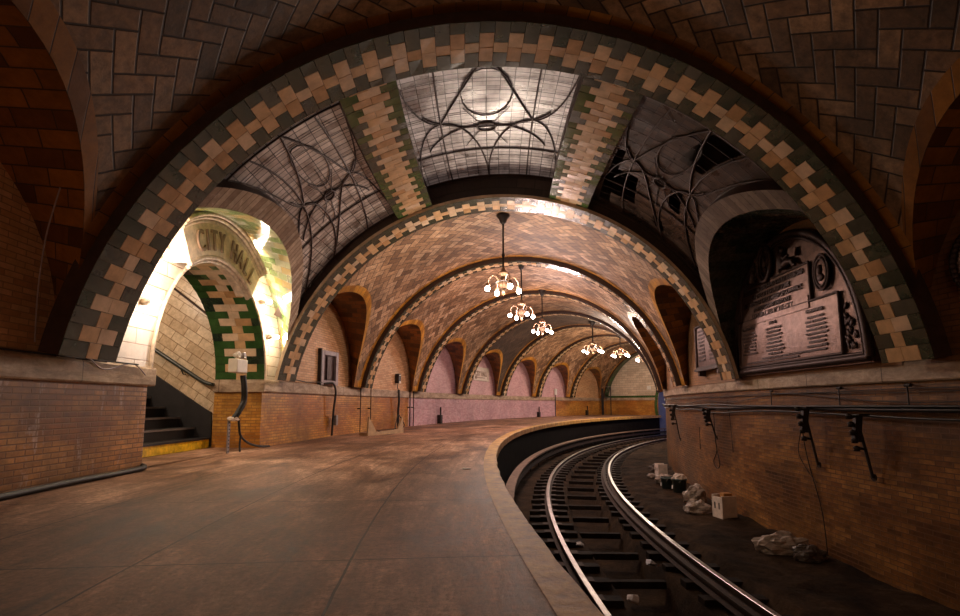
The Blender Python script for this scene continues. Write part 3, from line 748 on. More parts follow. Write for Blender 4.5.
# ------------------------------------------------------------------ track
def sweep(name, prof, r, t0, t1, n, mat, parent=None, mf=None, wob=0):
    b = MB(); ts = frange(t0, t1, n); org = parent.location if parent else Vector()
    rows = [[P(r+d, t, z)-org for d, z in prof] for t in ts]
    b.grid(rows, 0, None, False, True, mf)
    for q in (rows[0], rows[-1]): b.face(q, 0)
    return b.build(name, mat, parent)
RAILP = [(-.031, 0), (-.026, .004), (.026, .004), (.031, 0), (.030, -.030), (.010, -.036), (.010, -.085), (.065, -.098), (.065, -.105), (-.065, -.105), (-.065, -.098), (-.010, -.085), (-.010, -.036), (-.030, -.030)]
for r, lab in ((34.715, 'shiny running rail nearer the platform'), (33.28, 'shiny running rail nearer the long brick wall')):
    tag(sweep('running_rail', [(d, -1.065+z) for d, z in RAILP], r, -.2, 1.04, 260, [M['rail'], M['rail_side']], None, lambda a, c: 0 if c in (0, 1, 2, 13) else 1), lab, 'rail', 'running rails')
tag(sweep('guard_rail', [(d, -1.083+z*.85) for d, z in RAILP], 33.28+.15, -.2, 1.04, 260, [M['rail_side']]), 'rusty guard rail just inside the wall-side running rail', 'rail')
def tie(r):
    o = thing('railroad_tie', 'x', 'railroad tie', P(r, 0, -1.26), rot_left(0))
    s = MB(); s.box((0, 0, .045), (.15, .66, .085)); s.build('timber', M['tie'], o, .008)
    s = MB(); s.box((0, 0, .090), (.14, .30, .012)); s.build('tie_plate', M['rail_side'], o)
    return o
for r, lab, grp in ((34.715, 'short dark timber block tie under the platform-side rail', 'tie blocks under the platform-side rail'), (33.28, 'short dark timber block tie under the wall-side rail', 'tie blocks under the wall-side rail')):
    t_ = tie(r)
    for i in range(64):
        o = t_ if i == 0 else copy_tree(t_)
        t = -.12+i*.0147+rnd.uniform(-.001, .001); o.location = P(r+rnd.uniform(-.03, .03), t, -1.262); o.rotation_euler.z = rot_left(t)+rnd.uniform(-.03, .03)
        o['label'] = lab; o['group'] = grp
s = MB(); s.box((0, 0, 0), (.09, .62, .08)); br = s.build('trough_brace', M['tie'], None, .008)
for i in range(30):
    o = br if i == 0 else br.copy()
    if i: COL.objects.link(o)
    t = -.12+i*.031; o.location = P(34.0, t, -1.30); o.rotation_euler.z = rot_left(t)
    tag(o, 'dark timber brace across the middle trough between the rails', 'timber', 'braces across the trough')
tr = thing('third_rail_cover', 'dull brown cover board curving beside the platform face below its edge', 'third rail cover', P(35.42, 0, -1.24))
M['board'] = m_plain('dusty_cover_board', (.20, .125, .085), .8, 0, .5)
sweep('cover_board', [(-.10, -.79), (.08, -.79), (.08, -.83), (-.10, -.83)], 35.42, -.12, 1.0, 200, M['board'], tr)
sweep('contact_rail', [(-.035, -.95), (.035, -.95), (.035, -1.05), (-.035, -1.05)], 35.40, -.12, 1.0, 200, M['rail_side'], tr)
for i in range(26):
    t = -.1+i*.04; s = MB(); s.tube([P(35.50, t, -1.30)-tr.location, P(35.50, t, -.84)-tr.location], .02, 6); s.build('bracket', M['iron'], tr)
# loose debris between the rails
for i, (r, t, lab) in enumerate(((34.3, -.02, 'pale crumpled scrap lying between the rails, nearest the viewer'), (33.75, .012, 'flat grey scrap beside the wall-side rail'), (34.45, .035, 'small pale scrap by the platform-side rail'))):
    b = MB(); pts = []
    for q in range(7):
        a = q/7*6.28; k = .045+.025*rnd.random(); pts.append(P(r+k*math.cos(a), t+k*1.4*math.sin(a)/34, -1.16+.03*rnd.random()))
    c = sum(pts, Vector())/7+Vector((0, 0, .03))
    for q in range(7): b.face([pts[q], pts[(q+1) % 7], c]); b.face([pts[(q+1) % 7]-Vector((0, 0, .02)), pts[q]-Vector((0, 0, .02)), c-Vector((0, 0, .03))])
    tag(b.build('litter', M['sack_d'] if i == 1 else M['sack']), lab, 'litter')

# ------------------------------------------------------------------ junk along the long wall
def lump(name, c, rad, mat, seed, label, cat, sc_=9., amp=.35, group=None):
    b = MB(); n = 16; rows = []
    for a in range(n+1):
        th = math.pi*a/n; ring = []
        for q in range(22):
            ph = 2*math.pi*q/22; d = Vector((math.sin(th)*math.cos(ph), math.sin(th)*math.sin(ph), -math.cos(th)))
            k = 1+amp*noise.noise(d*2.1+Vector((seed, 0, 0)))+amp*.5*abs(noise.noise(d*5+Vector((0, seed, 0))))
            p = Vector((d.x*rad[0]*k, d.y*rad[1]*k, max(d.z*rad[2]*k, -rad[2]*.55))); ring.append(p+Vector((0, 0, rad[2]*.55)))
        rows.append(ring)
    b.grid(rows, 0, None, False, True); o = b.build(name, mat); o.location = c
    return tag(o, label, cat, group)
def gz(r, t): return bedz(r, t)-.012
lump('sack', P(31.98, .0245, gz(31.98, .0245)), (.30, .20, .15), M['sack'], 1, 'crumpled grey plastic sack lying nearest the viewer at the foot of the long wall', 'sack')
lump('sack', P(31.86, .0135, gz(31.86, .0135)), (.18, .12, .11), M['sack_d'], 5, 'dark sack tucked behind the crumpled grey sack against the wall', 'sack')
def foam_box(r, t, dx, dy, dz, lab, orange=True):
    o = thing('foam_box', lab, 'box', P(r, t, gz(r, t)), rot_right(t)+.25)
    b = MB(); w_ = .03
    b.box((0, 0, .02), (dx, dy, .04)); 
    for x, sx_, y, sy in ((-dx/2+w_/2, w_, 0, dy), (dx/2-w_/2, w_, 0, dy)): b.box((x, y, dz/2), (sx_, sy, dz))
    for y in (-dy/2+w_/2, dy/2-w_/2): b.box((0, y, dz/2), (dx-2*w_, w_, dz*.86))
    b.build('crate', M['styro'], o, .006)
    b = MB()
    for x in (-dx*.2, dx*.2): b.box((x, -dy/2-.002, dz*.55), (.025, .006, dz*.28))
    b.build('slot', M['black_step'], o)
    if orange:
        b = MB(); b.box((dx*.22, 0, dz*.62), (dx*.38, dy*.6, dz*1.0)); q = b.build('cardboard_carton', M['card'], o, .006)
    return o
foam_box(31.90, .083, .27, .26, .36, 'large white foam crate with slots and an orange carton inside by the long wall')
lump('bag', P(32.15, .098, gz(32.1, .096)), (.22, .16, .13), M['sack'], 8, 'pale crumpled bag slumped against the left side of the large white crate', 'bag')
lump('bag', P(31.98, .122, gz(32, .12)), (.20, .17, .21), M['sack'], 11, 'pale and dark bag heaped between the bucket and the large crate', 'bag')
def bucket(r, t, rad, hh, lab, white):
    o = thing('bucket', lab, 'bucket', P(r, t, gz(r, t)), rot_right(t))
    b = MB(); b.lathe([(.001, 0), (rad*.8, 0), (rad, hh), (rad*1.06, hh), (rad*1.06, hh-.03), (rad*1.02, hh-.03)], n=20); b.lathe([(rad*.97, hh), (rad*.8, .03), (.001, .03)], n=20); b.build('pail', M['bucket'], o)
    b = MB(); b.tube([(rad*1.06*math.cos(a), -rad*.5*math.sin(a), hh-.02-.10*math.sin(a)) for a in frange(0, math.pi, 12)], .005, 5); b.build('handle', M['steel'], o)
    b = MB(); b.box((0, -rad*.95, hh*.4), (.06, .012, .06)); b.build('sticker', M['paper'], o)
    return o
bucket(31.98, .158, .15, .30, 'dark grey green bucket topped with a white bag', 1)
lump('bag', P(31.98, .158, gz(31.98, .158)+.24), (.13, .13, .10), M['styro'], 13, 'white plastic bag stuffed in the dark bucket', 'bag')
bucket(32.13, .175, .13, .26, 'second dark bucket left of the one topped with white', 0)
lump('rag', P(32.06, .196, gz(32, .196)), (.22, .16, .13), M['sack'], 17, 'pale rag heap between the buckets and the small far crate', 'rag')
foam_box(31.98, .235, .26, .24, .30, 'small white foam crate farthest along the long wall', False)
lump('bag', P(32.0, .265, gz(32, .26)), (.20, .16, .13), M['sack_d'], 21, 'dark bag behind the small far crate', 'bag')
lump('stone', P(32.25, .225, gz(32.25, .225)), (.12, .10, .06), M['sack'], 23, 'pale rubble piece in front of the small far crate', 'rubble')

# ------------------------------------------------------------------ cables and racks on the long wall
def cable(name, pts, r, mat, label, cat='cable', group=None, n=6):
    # smooth through the points
    out = []; pts = [Vector(p) for p in pts]
    for i in range(len(pts)-1):
        p0, p1, p2, p3 = pts[max(i-1, 0)], pts[i], pts[i+1], pts[min(i+2, len(pts)-1)]
        for q in range(6):
            u = q/6; out.append(.5*((2*p1)+(p2-p0)*u+(2*p0-5*p1+4*p2-p3)*u*u+(3*p1-p0-3*p2+p3)*u**3))
    out.append(pts[-1]); b = MB(); b.tube(out, r, n); return tag(b.build(name, mat), label, cat, group)
def run(zf, r, t0, t1, n, wob, seed): return [P(r+.006*rnd.random(), t, zf+wob*noise.noise(Vector((t*14, seed, 0)))) for t in frange(t0, t1, n)]
cable('cable', run(.66, R_WR+.055, -.2, .6, 60, .03, 1), .026, M['rubber'], 'thickest black cable of the bundle below the right ledge')
cable('cable', run(.69, R_WR+.085, -.2, .6, 60, .04, 2), .016, M['rubber'], 'black cable riding on top of the thickest bundle cable')
cable('cable', run(.60, R_WR+.06, -.2, .3, 44, .12, 3), .014, M['rubber'], 'lowest sagging black cable below the right ledge')
cable('cable', run(.86, R_WR+.03, -.2, .6, 60, .05, 4), .006, M['iron'], 'thin dark wire closest under the right ledge')
cable('cable', run(.78, R_WR+.04, -.2, .5, 50, .16, 5), .006, M['iron'], 'thin dark wire sagging between the ledge wire and the bundle')
cable('cable', run(.84, R_WR+.02, -.2, .5, 50, .10, 7), .005, M['iron'], 'second thin wire just beneath the ledge on the right')
def rack(t, ztop, zbot, lab):
    o = thing('cable_rack', lab, 'cable rack', P(R_WR+.042, t, zbot), rot_right(t), 'cable racks on the long wall')
    L = ztop-zbot
    b = MB(); b.tube([(0, -.015, 0), (0, -.03, L*.12), (0, -.14, L)], .022, 6, 0, True, .6); b.tube([(0, -.01, .0), (0, .002, .0)], .04, 8); b.build('strut', M['iron'], o)
    b = MB(); b.tube([(0, -.12, L), (0, .0, L)], .018, 6); b.build('top_bar', M['iron'], o)
    for i in range(5):
        f = .45+.13*i; y = -.03-.11*f; z = L*f
        b = MB(); b.tube([(0, y, z), (0, y-.07, z+.01)], .016, 6); b.lathe([(.001, -.035), (.034, -.03), (.026, -.01), (.038, .0), (.026, .02), (.001, .03)], (0, y-.08, z+.01), 10); b.build('insulator', M['iron'], o)
    b = MB(); b.box((.0, -.06-.08, L*.78), (.05, .07, L*.42), 0, Matrix.Rotation(-.15, 3, 'X')); b.build('clamp_block', M['iron'], o)
    return o
rack(-.012, .60, -.05, 'nearest dark cable rack on the long wall, right of the others')
rack(.0152, .67, -.02, 'second dark cable rack from the viewer, below the large bronze tablet')
rack(.1125, .62, .10, 'third cable rack, halfway to the far end, with a looped wire under it')
rack(.2030, .69, -.12, 'farthest cable rack at the far corner of the long wall')
rw = R_WR+.02
cable('hanging_wire', [P(rw+.04, .0230, .70), P(rw+.01, .0245, .3), P(rw, .0225, -.05), P(rw, .0165, -.6), P(rw+.01, .0145, -1.2)], .006, M['iron'], 'thin black wire hanging to the track bed beside the second rack', 'wire')
cable('hanging_wire', [P(rw+.02, .0250, .40), P(rw, .0290, .1), P(rw, .0240, -.12), P(rw, .0185, -.25)], .005, M['iron'], 'short slack wire loop left of the second rack', 'wire')
cable('hanging_wire', [P(rw+.02, .1160, .55), P(rw+.01, .1165, .1), P(rw, .1160, -.15), P(rw, .1220, -.35), P(rw, .1170, -.46), P(rw, .1120, -.38), P(rw, .1155, -.12)], .008, M['iron'], 'black wire ending in a loop under the third rack', 'wire')
cable('hanging_wire', [P(rw+.02, .0935, .78), P(rw, .0930, .4), P(rw, .0915, -.10)], .006, M['iron'], 'straight thin wire hanging between the second and third racks', 'wire')
cable('hanging_wire', [P(rw, .1480, .25), P(rw, .1480, -.2)], .006, M['iron'], 'short wire hanging between the third and farthest racks', 'wire')
for t, lab in ((.0005, 'iron wire bracket above the nearest cable rack'), (-.0285, 'iron wire bracket at the right edge of the view'), (.045, 'iron wire bracket under the large bronze tablet')):
    b = MB(); b.tube([P(R_WR, t, .90), P(R_WR+.06, t, .90), P(R_WR+.06, t, .70)], .008, 6); b.tube([P(R_WR+.05, t-.001, .90), P(R_WR+.05, t+.001, .90)], .02, 6)
    tag(b.build('wire_bracket', M['iron']), lab, 'bracket', 'wire brackets under the right ledge')
cable('cable', [P(R_WL-.06-.02*math.sin(i), t, LZ+.012) for i, t in enumerate(frange(-.20, -.012, 14))], .009, M['rubber'], 'black cable lying along the near left ledge')
cable('cable', [P(R_WL-.045+.0, -.036, LZ+.02), P(39.40, -.030, LZ+.02), P(39.41, -.024, 1.05), P(39.41, -.014, LZ+.015), P(39.405, -.0085, 1.03)], .007, M['purple'], 'pale wire looping over the edge of the near left ledge')
hosep = [P(39.40, t, .03+.004*math.sin(t*150)) for t in frange(-.26, -.018, 18)]+[P(39.40, -.0110, .03), P(39.42, -.0056, .035), P(39.5, -.0040, .05)]
cable('floor_pipe', hosep, .028, M['rubber'], 'black hose lying along the foot of the near left wall', 'hose', n=8)

# ------------------------------------------------------------------ bronze tablets
def name_line(par, x, y, z, wd, hgt, rq):
    b = MB(); top, bot = [], []; xx = x-wd/2; pts = [(xx, 0)]
    # one raised line of worn lettering: a strip with notched top and bottom
    while xx < x+wd/2:
        k = rq.uniform(.010, .022)*hgt/.026; g = k*.25 if rq.random() > .15 else k*.8; lo = .25 if g < k*.5 else .08
        for xa, xb, f in ((xx, xx+k, 1), (xx+k, xx+k+g, lo)):
            hz = hgt/2*f*rq.uniform(.9, 1.); top.append((xa, hz)); top.append((xb, hz))
        xx += k+g
    f_ = [[(a, y-.006, z+h) for a, h in top], [(a, y-.006, z-h) for a, h in top]]
    b.grid(f_, 0, None, False); b.grid([[(a, y-.006, z+h) for a, h in top], [(a, y+.006, z+h) for a, h in top]], 0, None, False)
    b.grid([[(a, y-.006, z-h) for a, h in top], [(a, y+.006, z-h) for a, h in top]], 0, None, False)
    return b.build('name_line', M['bronze_lo'], par)
FO = Vector((.03, 0, .09))
def plaque_frame(name, lab, t, z, r): return thing(name, lab, 'plaque', P(r, t, z), rot_right(t))
bp = plaque_frame('memorial_tablet', 'large arched bronze tablet with raised lettering and figures above the track-side ledge', .0255, 1.145, R_WR+.11)
A, Hh = 1.48, 1.84
def out(k, y, n=50, ins=0): return [Vector(((A-ins)*math.cos(a), y, .0+max(0, (Hh-ins)*math.sin(a)**.9))) for a in frange(math.pi, 0, n)]
b = MB(); o1, o2 = out(1, -.03), out(1, .045)
b.face(o1, 0); b.grid([o1, o2], 0, None, False); b.face([o1[-1], o1[0], o2[0], o2[-1]]); b.build('back_plate', M['bronze'], bp)
b = MB()
for ins, r in ((.03, .045), (.10, .022)): b.tube([Vector((p.x, p.y, max(p.z, .04+ins*.6))) for p in out(1, -.04, 50, ins)], r, 8); b.tube([(-A+ins, -.04, .04+ins*.6), (A-ins, -.04, .04+ins*.6)], r, 8)
for a in frange(.08, math.pi-.08, 70): b.ball(((A-.065)*math.cos(a), -.05, (Hh-.065)*math.sin(a)**.9), (.018, .018, .018), 4)
b.build('rim', M['bronze_lo'], bp)
# inner tablet: lower part wider, top block with stepped shoulder
def slab(b, x0, x1, z0, z1, y0=-.055, fr=.018):
    b.box(((x0+x1)/2, y0+.015, (z0+z1)/2), (x1-x0, .03, z1-z0), 0)
    for q in (((x0, z0), (x1, z0)), ((x1, z0), (x1, z1)), ((x1, z1), (x0, z1)), ((x0, z1), (x0, z0))): b.tube([(q[0][0], y0, q[0][1]), (q[1][0], y0, q[1][1])], fr, 6, 1)
b = MB(); slab(b, -1.22, 1.08, .13, .82); slab(b, -1.10, .60, .82, 1.30); b.box((-.25, -.063, .82), (1.62, .012, .16), 0); b.build('tablet', [M['bronze_hi'], M['bronze_lo']], bp)
hy = -.062
for i, (ln, sz, w_) in enumerate((('THE FIRST MUNICIPAL RAPID TRANSIT RAILROAD', .094, .72), ('OF THE CITY OF NEW YORK', .09, .8), ('SUGGESTED BY THE CHAMBER OF COMMERCE', .09, .75), ('AUTHORIZED BY THE STATE', .086, .8), ('CONSTRUCTED BY THE CITY', .09, .85))):
    text('inscription', ln, sz, M['bronze_lo'], bp, (-.25, hy-.006, 1.19-i*.092), (math.pi/2, 0, 0), .006, 'CENTER', w_, .002)
for x, head, lines in ((-.90, 'COMMISSIONERS', 7), (-.24, 'MAYORS', 9), (.66, 'CHIEF ENGINEER', 9)):
    text('inscription', head, .052, M['bronze_lo'], bp, (x, hy-.006, .675), (math.pi/2, 0, 0), .006, 'CENTER', .8, .002)
    rq = random.Random(int(x*100))      # lines of names too small to read
    for i in range(lines): name_line(bp, x, hy-.002, .615-i*.050, rq.uniform(.28, .40), .026, rq)
rq = random.Random(5)
for zz, xa, xb in ((.175, -1.0, .3), (.215, -.55, .75)): name_line(bp, (xa+xb)/2, hy-.002, zz, xb-xa, .026, rq)
# oval seal in a wreath, medallion, two figures
b = MB(); c = Vector((-.34, -.07, 1.54))
for q in range(40):
    a = q/40*6.283; b.ball(c+Vector((.165*math.cos(a), -.01, .25*math.sin(a))), (.035, .035, .045), 5, 0, Matrix.Rotation(-a, 3, 'Y'))
b.tube([c+Vector((.12*math.cos(a), 0, .2*math.sin(a))) for a in frange(0, 6.283, 30)], .016, 6)
b.ball(c+Vector((0, .02, 0)), (.11, .03, .19), 12); b.ball(c+Vector((0, -.01, .03)), (.04, .03, .10), 8); b.ball(c+Vector((.0, -.01, -.09)), (.07, .02, .04), 8); b.ball(c+Vector((0, 0, .27)), (.09, .04, .04), 8)
b.build('seal', M['bronze_lo'], bp)
b = MB(); c = Vector((.84, -.07, 1.11))
for rr_ in (.17, .13): b.tube([c+Vector((rr_*.78*math.cos(a), 0, rr_*1.25*math.sin(a))) for a in frange(0, 6.283, 30)], .016, 6, 1)
b.ball(c+Vector((0, .02, 0)), (.125, .03, .20), 14, 0); b.ball(c+Vector((0, -.015, .03)), (.035, .025, .06), 8, 1); b.ball(c+Vector((0, -.01, -.06)), (.06, .02, .05), 8, 1)
b.build('medallion', [M['bronze'], M['bronze_lo']], bp)
def limb(b, pts, rs): b.tube([Vector(p)+FO for p in pts], rs, 8, 0, True)
b = MB()    # seated figure reading a large book, right of the seal
limb(b, [(.10, -.07, 1.26), (.09, -.08, 1.34), (.07, -.08, 1.43), (.08, -.08, 1.47)], [.075, .07, .06, .03]); b.ball(FO+Vector((.085, -.08, 1.51)), (.038, .035, .045), 8)
limb(b, [(.10, -.08, 1.29), (.22, -.09, 1.32), (.30, -.09, 1.30)], [.055, .05, .035]); limb(b, [(.30, -.09, 1.31), (.33, -.09, 1.24), (.37, -.09, 1.24)], [.035, .028, .02])
limb(b, [(.08, -.09, 1.43), (.15, -.1, 1.37), (.23, -.1, 1.40)], [.03, .025, .018])
b.build('seated_figure', M['bronze_lo'], bp)
b = MB(); b.box(FO+Vector((.29, -.075, 1.42)), (.16, .02, .11), 0, Matrix.Rotation(.15, 3, 'Y')); b.build('book', M['bronze'], bp)
b = MB(); b.box(FO+Vector((-.06, -.06, 1.42)), (.05, .02, .36), 0, Matrix.Rotation(.08, 3, 'Y')); b.build('column', M['bronze'], bp)
b = MB()    # crouching figure left of the seal
limb(b, [(-.72, -.07, 1.26), (-.70, -.08, 1.33), (-.66, -.08, 1.40), (-.65, -.08, 1.43)], [.06, .055, .045, .02]); b.ball(FO+Vector((-.645, -.08, 1.46)), (.03, .028, .036), 8)
limb(b, [(-.72, -.08, 1.27), (-.80, -.08, 1.30), (-.84, -.08, 1.25)], [.045, .035, .025]); limb(b, [(-.66, -.09, 1.40), (-.58, -.09, 1.33), (-.52, -.09, 1.42)], [.025, .02, .016]); b.tube([(-.56, -.08, 1.36), (-.62, -.08, 1.66)], .012, 6)
b.build('crouching_figure', M['bronze_lo'], bp)
b = MB()    # foliage relief in the lower corners
for sx_ in (-1, 1):
    for q in range(26):
        a = rnd.random(); x = sx_*(1.14+.18*rnd.random()) if sx_ > 0 else -(1.2+.1*rnd.random()); z = .18+.55*a
        if abs(x)/1.4 > .97-a*.15: continue
        b.ball((x, -.045, z), (.022, .014, .045), 5, 0, Matrix.Rotation(rnd.uniform(-1, 1), 3, 'Y'))
b.build('foliage', M['bronze_lo'], bp)

p2 = plaque_frame('name_tablet', 'small rectangular bronze tablet with two columns of names and a crest in the next bay', .109, 1.40, R_WR+.125)
b = MB(); b.box((0, 0, .40), (1.16, .10, .80)); b.build('back_plate', M['bronze'], p2, .012)
b = MB()
for q in (((-.58, 0), (.58, 0)), ((.58, 0), (.58, .8)), ((.58, .8), (-.58, .8)), ((-.58, .8), (-.58, 0))): b.tube([(q[0][0], -.055, q[0][1]), (q[1][0], -.055, q[1][1])], .03, 6)
b.box((0, -.02, -.035), (1.28, .16, .05)); b.build('rim', M['bronze_lo'], p2)
for x in (-.5, .5):
    b = MB(); b.box((x, .0, -.10), (.09, .12, .10), 0, None, 1); b.build('foot', M['bronze_lo'], p2)
rq = random.Random(9)
for x in (-.28, .28):
    for i in range(9): name_line(p2, x, -.056, .70-i*.070, rq.uniform(.28, .42), .036, rq)
b = MB(); b.ball((0, -.01, .93), (.12, .05, .14), 10); 
for sx_ in (-1, 1): b.tube([(sx_*.1, -.01, .9), (sx_*.25, -.01, .93), (sx_*.38, -.01, .84), (sx_*.46, -.01, .86)], [.05, .045, .03, .02], 8)
b.build('crest', M['bronze_lo'], p2)
p3 = plaque_frame('round_tablet', 'round bronze wreath tablet cut off by the right edge of the view', -.0585, 1.90, R_WR+.085)
b = MB(); ax = Matrix.Rotation(math.pi/2, 3, 'X'); b.lathe([(.001, .03), (.27, .03), (.30, .05), (.34, .04), (.35, -.02), (.001, -.02)], (0, 0, 0), 40, 0, ax); b.build('disc', M['bronze'], p3)
b = MB()
for q in range(44): a = q/44*6.283; b.ball((.31*math.cos(a), -.05, .31*math.sin(a)), (.03, .03, .042), 5, 0, Matrix.Rotation(-a, 3, 'Y'))
b.build('wreath', M['bronze_lo'], p3)
b = MB(); b.ball((0, -.05, .08), (.06, .04, .08), 10); b.tube([(0, -.04, .02), (0, -.04, -.08), (0, -.03, -.17)], [.03, .09, .12], 8); b.build('bust_relief', M['bronze_lo'], p3)

# ------------------------------------------------------------------ things along the left wall
em = thing('emergency_light', 'cream box with two small lamp heads on the ledge right of the doorway', 'emergency light', P(39.36, .0400, 1.15), rot_left(.0400))
b = MB(); b.box((0, 0, .12), (.30, .14, .20)); b.build('case', M['white_box'], em, .012)
for x in (-.07, .09):
    b = MB(); b.lathe([(.001, -.05), (.03, -.05), (.045, .0), (.048, .03), (.04, .03), (.001, .01)], (x, -.02, .28), 14, 0, Matrix.Rotation(math.pi/2-.2, 3, 'X')); b.tube([(x, 0, .2), (x, 0, .28)], .010, 6); b.build('lamp_head', M['steel'] if x > 0 else M['white_box'], em)
cable('cable_sleeve', [P(39.32, 0.0420, 1.14), P(39.30, 0.0425, .95), P(39.31, 0.0430, .75), P(39.34, 0.0405, .58), P(39.38, 0.0395, .50)], .042, M['rubber'], 'thick black corrugated sleeve hanging from the cream box over the ledge', 'cable', n=10)
b = MB(); b.box((0, 0, 0), (.05, .02, .48)); 
for q in range(9): b.box((0, -.012, -.21+q*.052), (.022, .004, .018), 1)
o = b.build('slotted_strap', [M['steel'], M['black_step']]); o.location = P(39.45, 0.0400, .25); o.rotation_euler.z = rot_left(0.0400); tag(o, 'upright slotted metal strap on the brick pier under the black sleeve', 'strap')
lump('tape_wrap', P(39.38, 0.0398, .47), (.075, .06, .045), M['styro'], 31, 'pale wrapping tied round the black sleeve on the pier', 'wrapping')
cable('cable', [P(39.36, 0.0425, .50), P(39.40, 0.0450, .38), P(39.42, 0.0475, .24), P(39.40, 0.0525, .12), P(39.37, 0.0595, .05), P(39.35, 0.0675, .025)], .018, M['rubber'], 'black cable dropping from the sleeve to the floor toward the pier corner')
cable('cable', [P(39.42, 0.0475, .26), P(39.42, 0.0470, .12), P(39.40, 0.0465, .01)], .016, M['rubber'], 'short black cable branch going straight down the brick pier')

fb = thing('framed_cabinet', 'violet grey framed narrow cabinet standing on the ledge under the second wall arch', 'cabinet', P(39.40, .1300, 1.12), rot_left(.13)-.12)
b = MB()
for x in (-.29, .29): b.box((x, 0, .37), (.10, .09, .74))
for z in (.05, .69): b.box((0, 0, z), (.48, .09, .10))
b.build('frame', M['purple'], fb, .01)
b = MB(); b.box((0, .025, .37), (.48, .03, .56)); b.box((0, -.005, .37), (.16, .03, .50)); b.build('back_panel', M['bronze_lo'], fb)
b = MB(); b.box((-.355, .03, .38), (.03, .16, .78)); b.build('side_board', M['black_step'], fb)
cable('cable', [P(39.38, .1240, 1.14), P(39.30, .1290, 1.17), P(39.34, .1350, 1.12), P(39.33, .1365, .95), P(39.36, .1362, .6), P(39.38, .1365, .3), P(39.40, .1370, .03)], .024, M['rubber'], 'thick black cable dropping from the framed cabinet to the floor')
cable('cable', [P(39.40, t, LZ+.02+.03*abs(math.sin(t*90))) for t in frange(.083, .124, 8)], .012, M['rubber'], 'black cable lying on the ledge left of the framed cabinet')
b = MB(); b.box((0, 0, .14), (.10, .10, .22)); o = b.build('junction_box', M['steel'], None, .01); o.location = P(39.36, .1385, .22); o.rotation_euler.z = rot_left(.1385); tag(o, 'small grey junction box on the black cable below the framed cabinet', 'junction box')
it = thing('call_box', 'small dark call box with white label on the ledge under the third wall arch', 'call box', P(39.40, .2415, 1.12), rot_left(.2415))
b = MB(); b.box((0, 0, .36), (.17, .12, .28)); b.build('case', M['iron'], it, .01)
b = MB(); b.box((0, -.065, .25), (.11, .012, .07)); b.box((0, -.065, .46), (.09, .012, .03)); b.build('label_plate', M['paper'], it)
b = MB(); b.tube([(0, 0, .22), (-.05, 0, .1), (-.04, -.04, .0)], .012, 6); b.build('stem', M['iron'], it)
cable('cable', [P(39.34, .2395, 1.14), P(39.33, .2400, .8), P(39.36, .2405, .5), P(39.36, .2410, .02)], .035, M['rubber'], 'thick black cable below the dark call box')
cable('cable', [P(39.36, .2400, .45), P(39.33, .2440, .3), P(39.30, .2490, .1), P(39.30, .2480, .02)], .014, M['rubber'], 'slack black cable loop right of the call box cable')
cable('cable', [P(39.36, .2400, .40), P(39.30, .2340, .25), P(39.25, .2290, .05), P(39.2, .2260, .02)], .014, M['rubber'], 'slack black cable trailing left on the floor from the call box cable')
for t, r_, lab in ((.1770, .012, 'thin vertical pipe on the lower wall left of the wooden trestle'), (.1935, .012, 'thin vertical pipe on the lower wall behind the wooden trestle'), (.2660, .02, 'vertical pipe where the wall turns pink'), (.2735, .016, 'second vertical pipe just past the colour change of the wall')):
    b = MB(); b.tube([P(39.40, t, .01), P(39.40, t, 1.13)], r_, 8); b.tube([P(39.40, t, .6), P(39.48, t, .6)], .02, 6); tag(b.build('wall_pipe', M['bronze_lo']), lab, 'pipe', 'upright pipes on the platform wall')
# wooden trestle with a wide cut-out
tp0, tp1 = P(38.75, .1480, 0), P(38.35, .1830, 0)
d = (tp1-tp0); tz = thing('trestle', 'low pale plywood trestle with a wide cut-out standing against the wall', 'trestle', tp0+d/2, math.atan2(d.y, d.x))
L = d.length; prf = [(-L/2, 0), (L/2, 0), (L/2-.05, .40), (L/2-.26, .10), (-L/2+.32, .07), (-L/2+.03, .42)]
for y, nm in ((-.02, 'front_board'),):
    b = MB(); f_, k_ = [Vector((x, -.02, z)) for x, z in prf], [Vector((x, .02, z)) for x, z in prf]
    b.face([f_[0], f_[1], f_[3], f_[4]]); b.face([f_[1], f_[2], f_[3]]); b.face([f_[0], f_[4], f_[5]])
    b.face([k_[4], k_[3], k_[1], k_[0]]); b.face([k_[3], k_[2], k_[1]]); b.face([k_[5], k_[4], k_[0]])
    for q in range(6): b.face([f_[q], k_[q], k_[(q+1) % 6], f_[(q+1) % 6]])
    b.build(nm, M['wood'], tz)
for x in (-L/2+.12, L/2-.12): b = MB(); b.box((x, .14, .03), (.09, .30, .06)); b.build('foot', M['wood'], tz)
cable('rope', [tp0+d*.3+Vector((0, 0, .08)), tp0+d*.45+Vector((-.02, .06, .05)), tp0+d*.6+Vector((0, .02, .07)), tp0+d*.72+Vector((0, .0, .09))], .018, M['rubber'], 'dark rope lying in the cut-out of the trestle', 'rope')
# bay sign
sg2 = thing('wall_notice', 'white framed notice with lettering on the upper wall of the fifth arch', 'sign', P(39.44, .4365, 1.74), rot_left(.4365))
b = MB(); b.box((0, 0, .30), (1.55, .03, .60)); b.build('board', M['styro'], sg2)
b = MB(); b.box((0, -.02, .55), (1.62, .05, .10)); b.box((-.76, -.02, .28), (.08, .04, .56)); b.box((.76, -.02, .28), (.08, .04, .56)); b.box((0, -.02, .04), (1.62, .04, .06)); b.build('frame', M['white_box'], sg2)
text('lettering', 'CITY HALL', .30, M['letters'], sg2, (0, -.02, .22), (math.pi/2, 0, 0), .006, 'CENTER', .85, .006)
b = MB(); b.box((-.1, -.02, .14), (1.0, .01, .03)); b.box((-.55, -.03, .14), (.16, .02, .12)); b.build('rule', M['letters'], sg2)
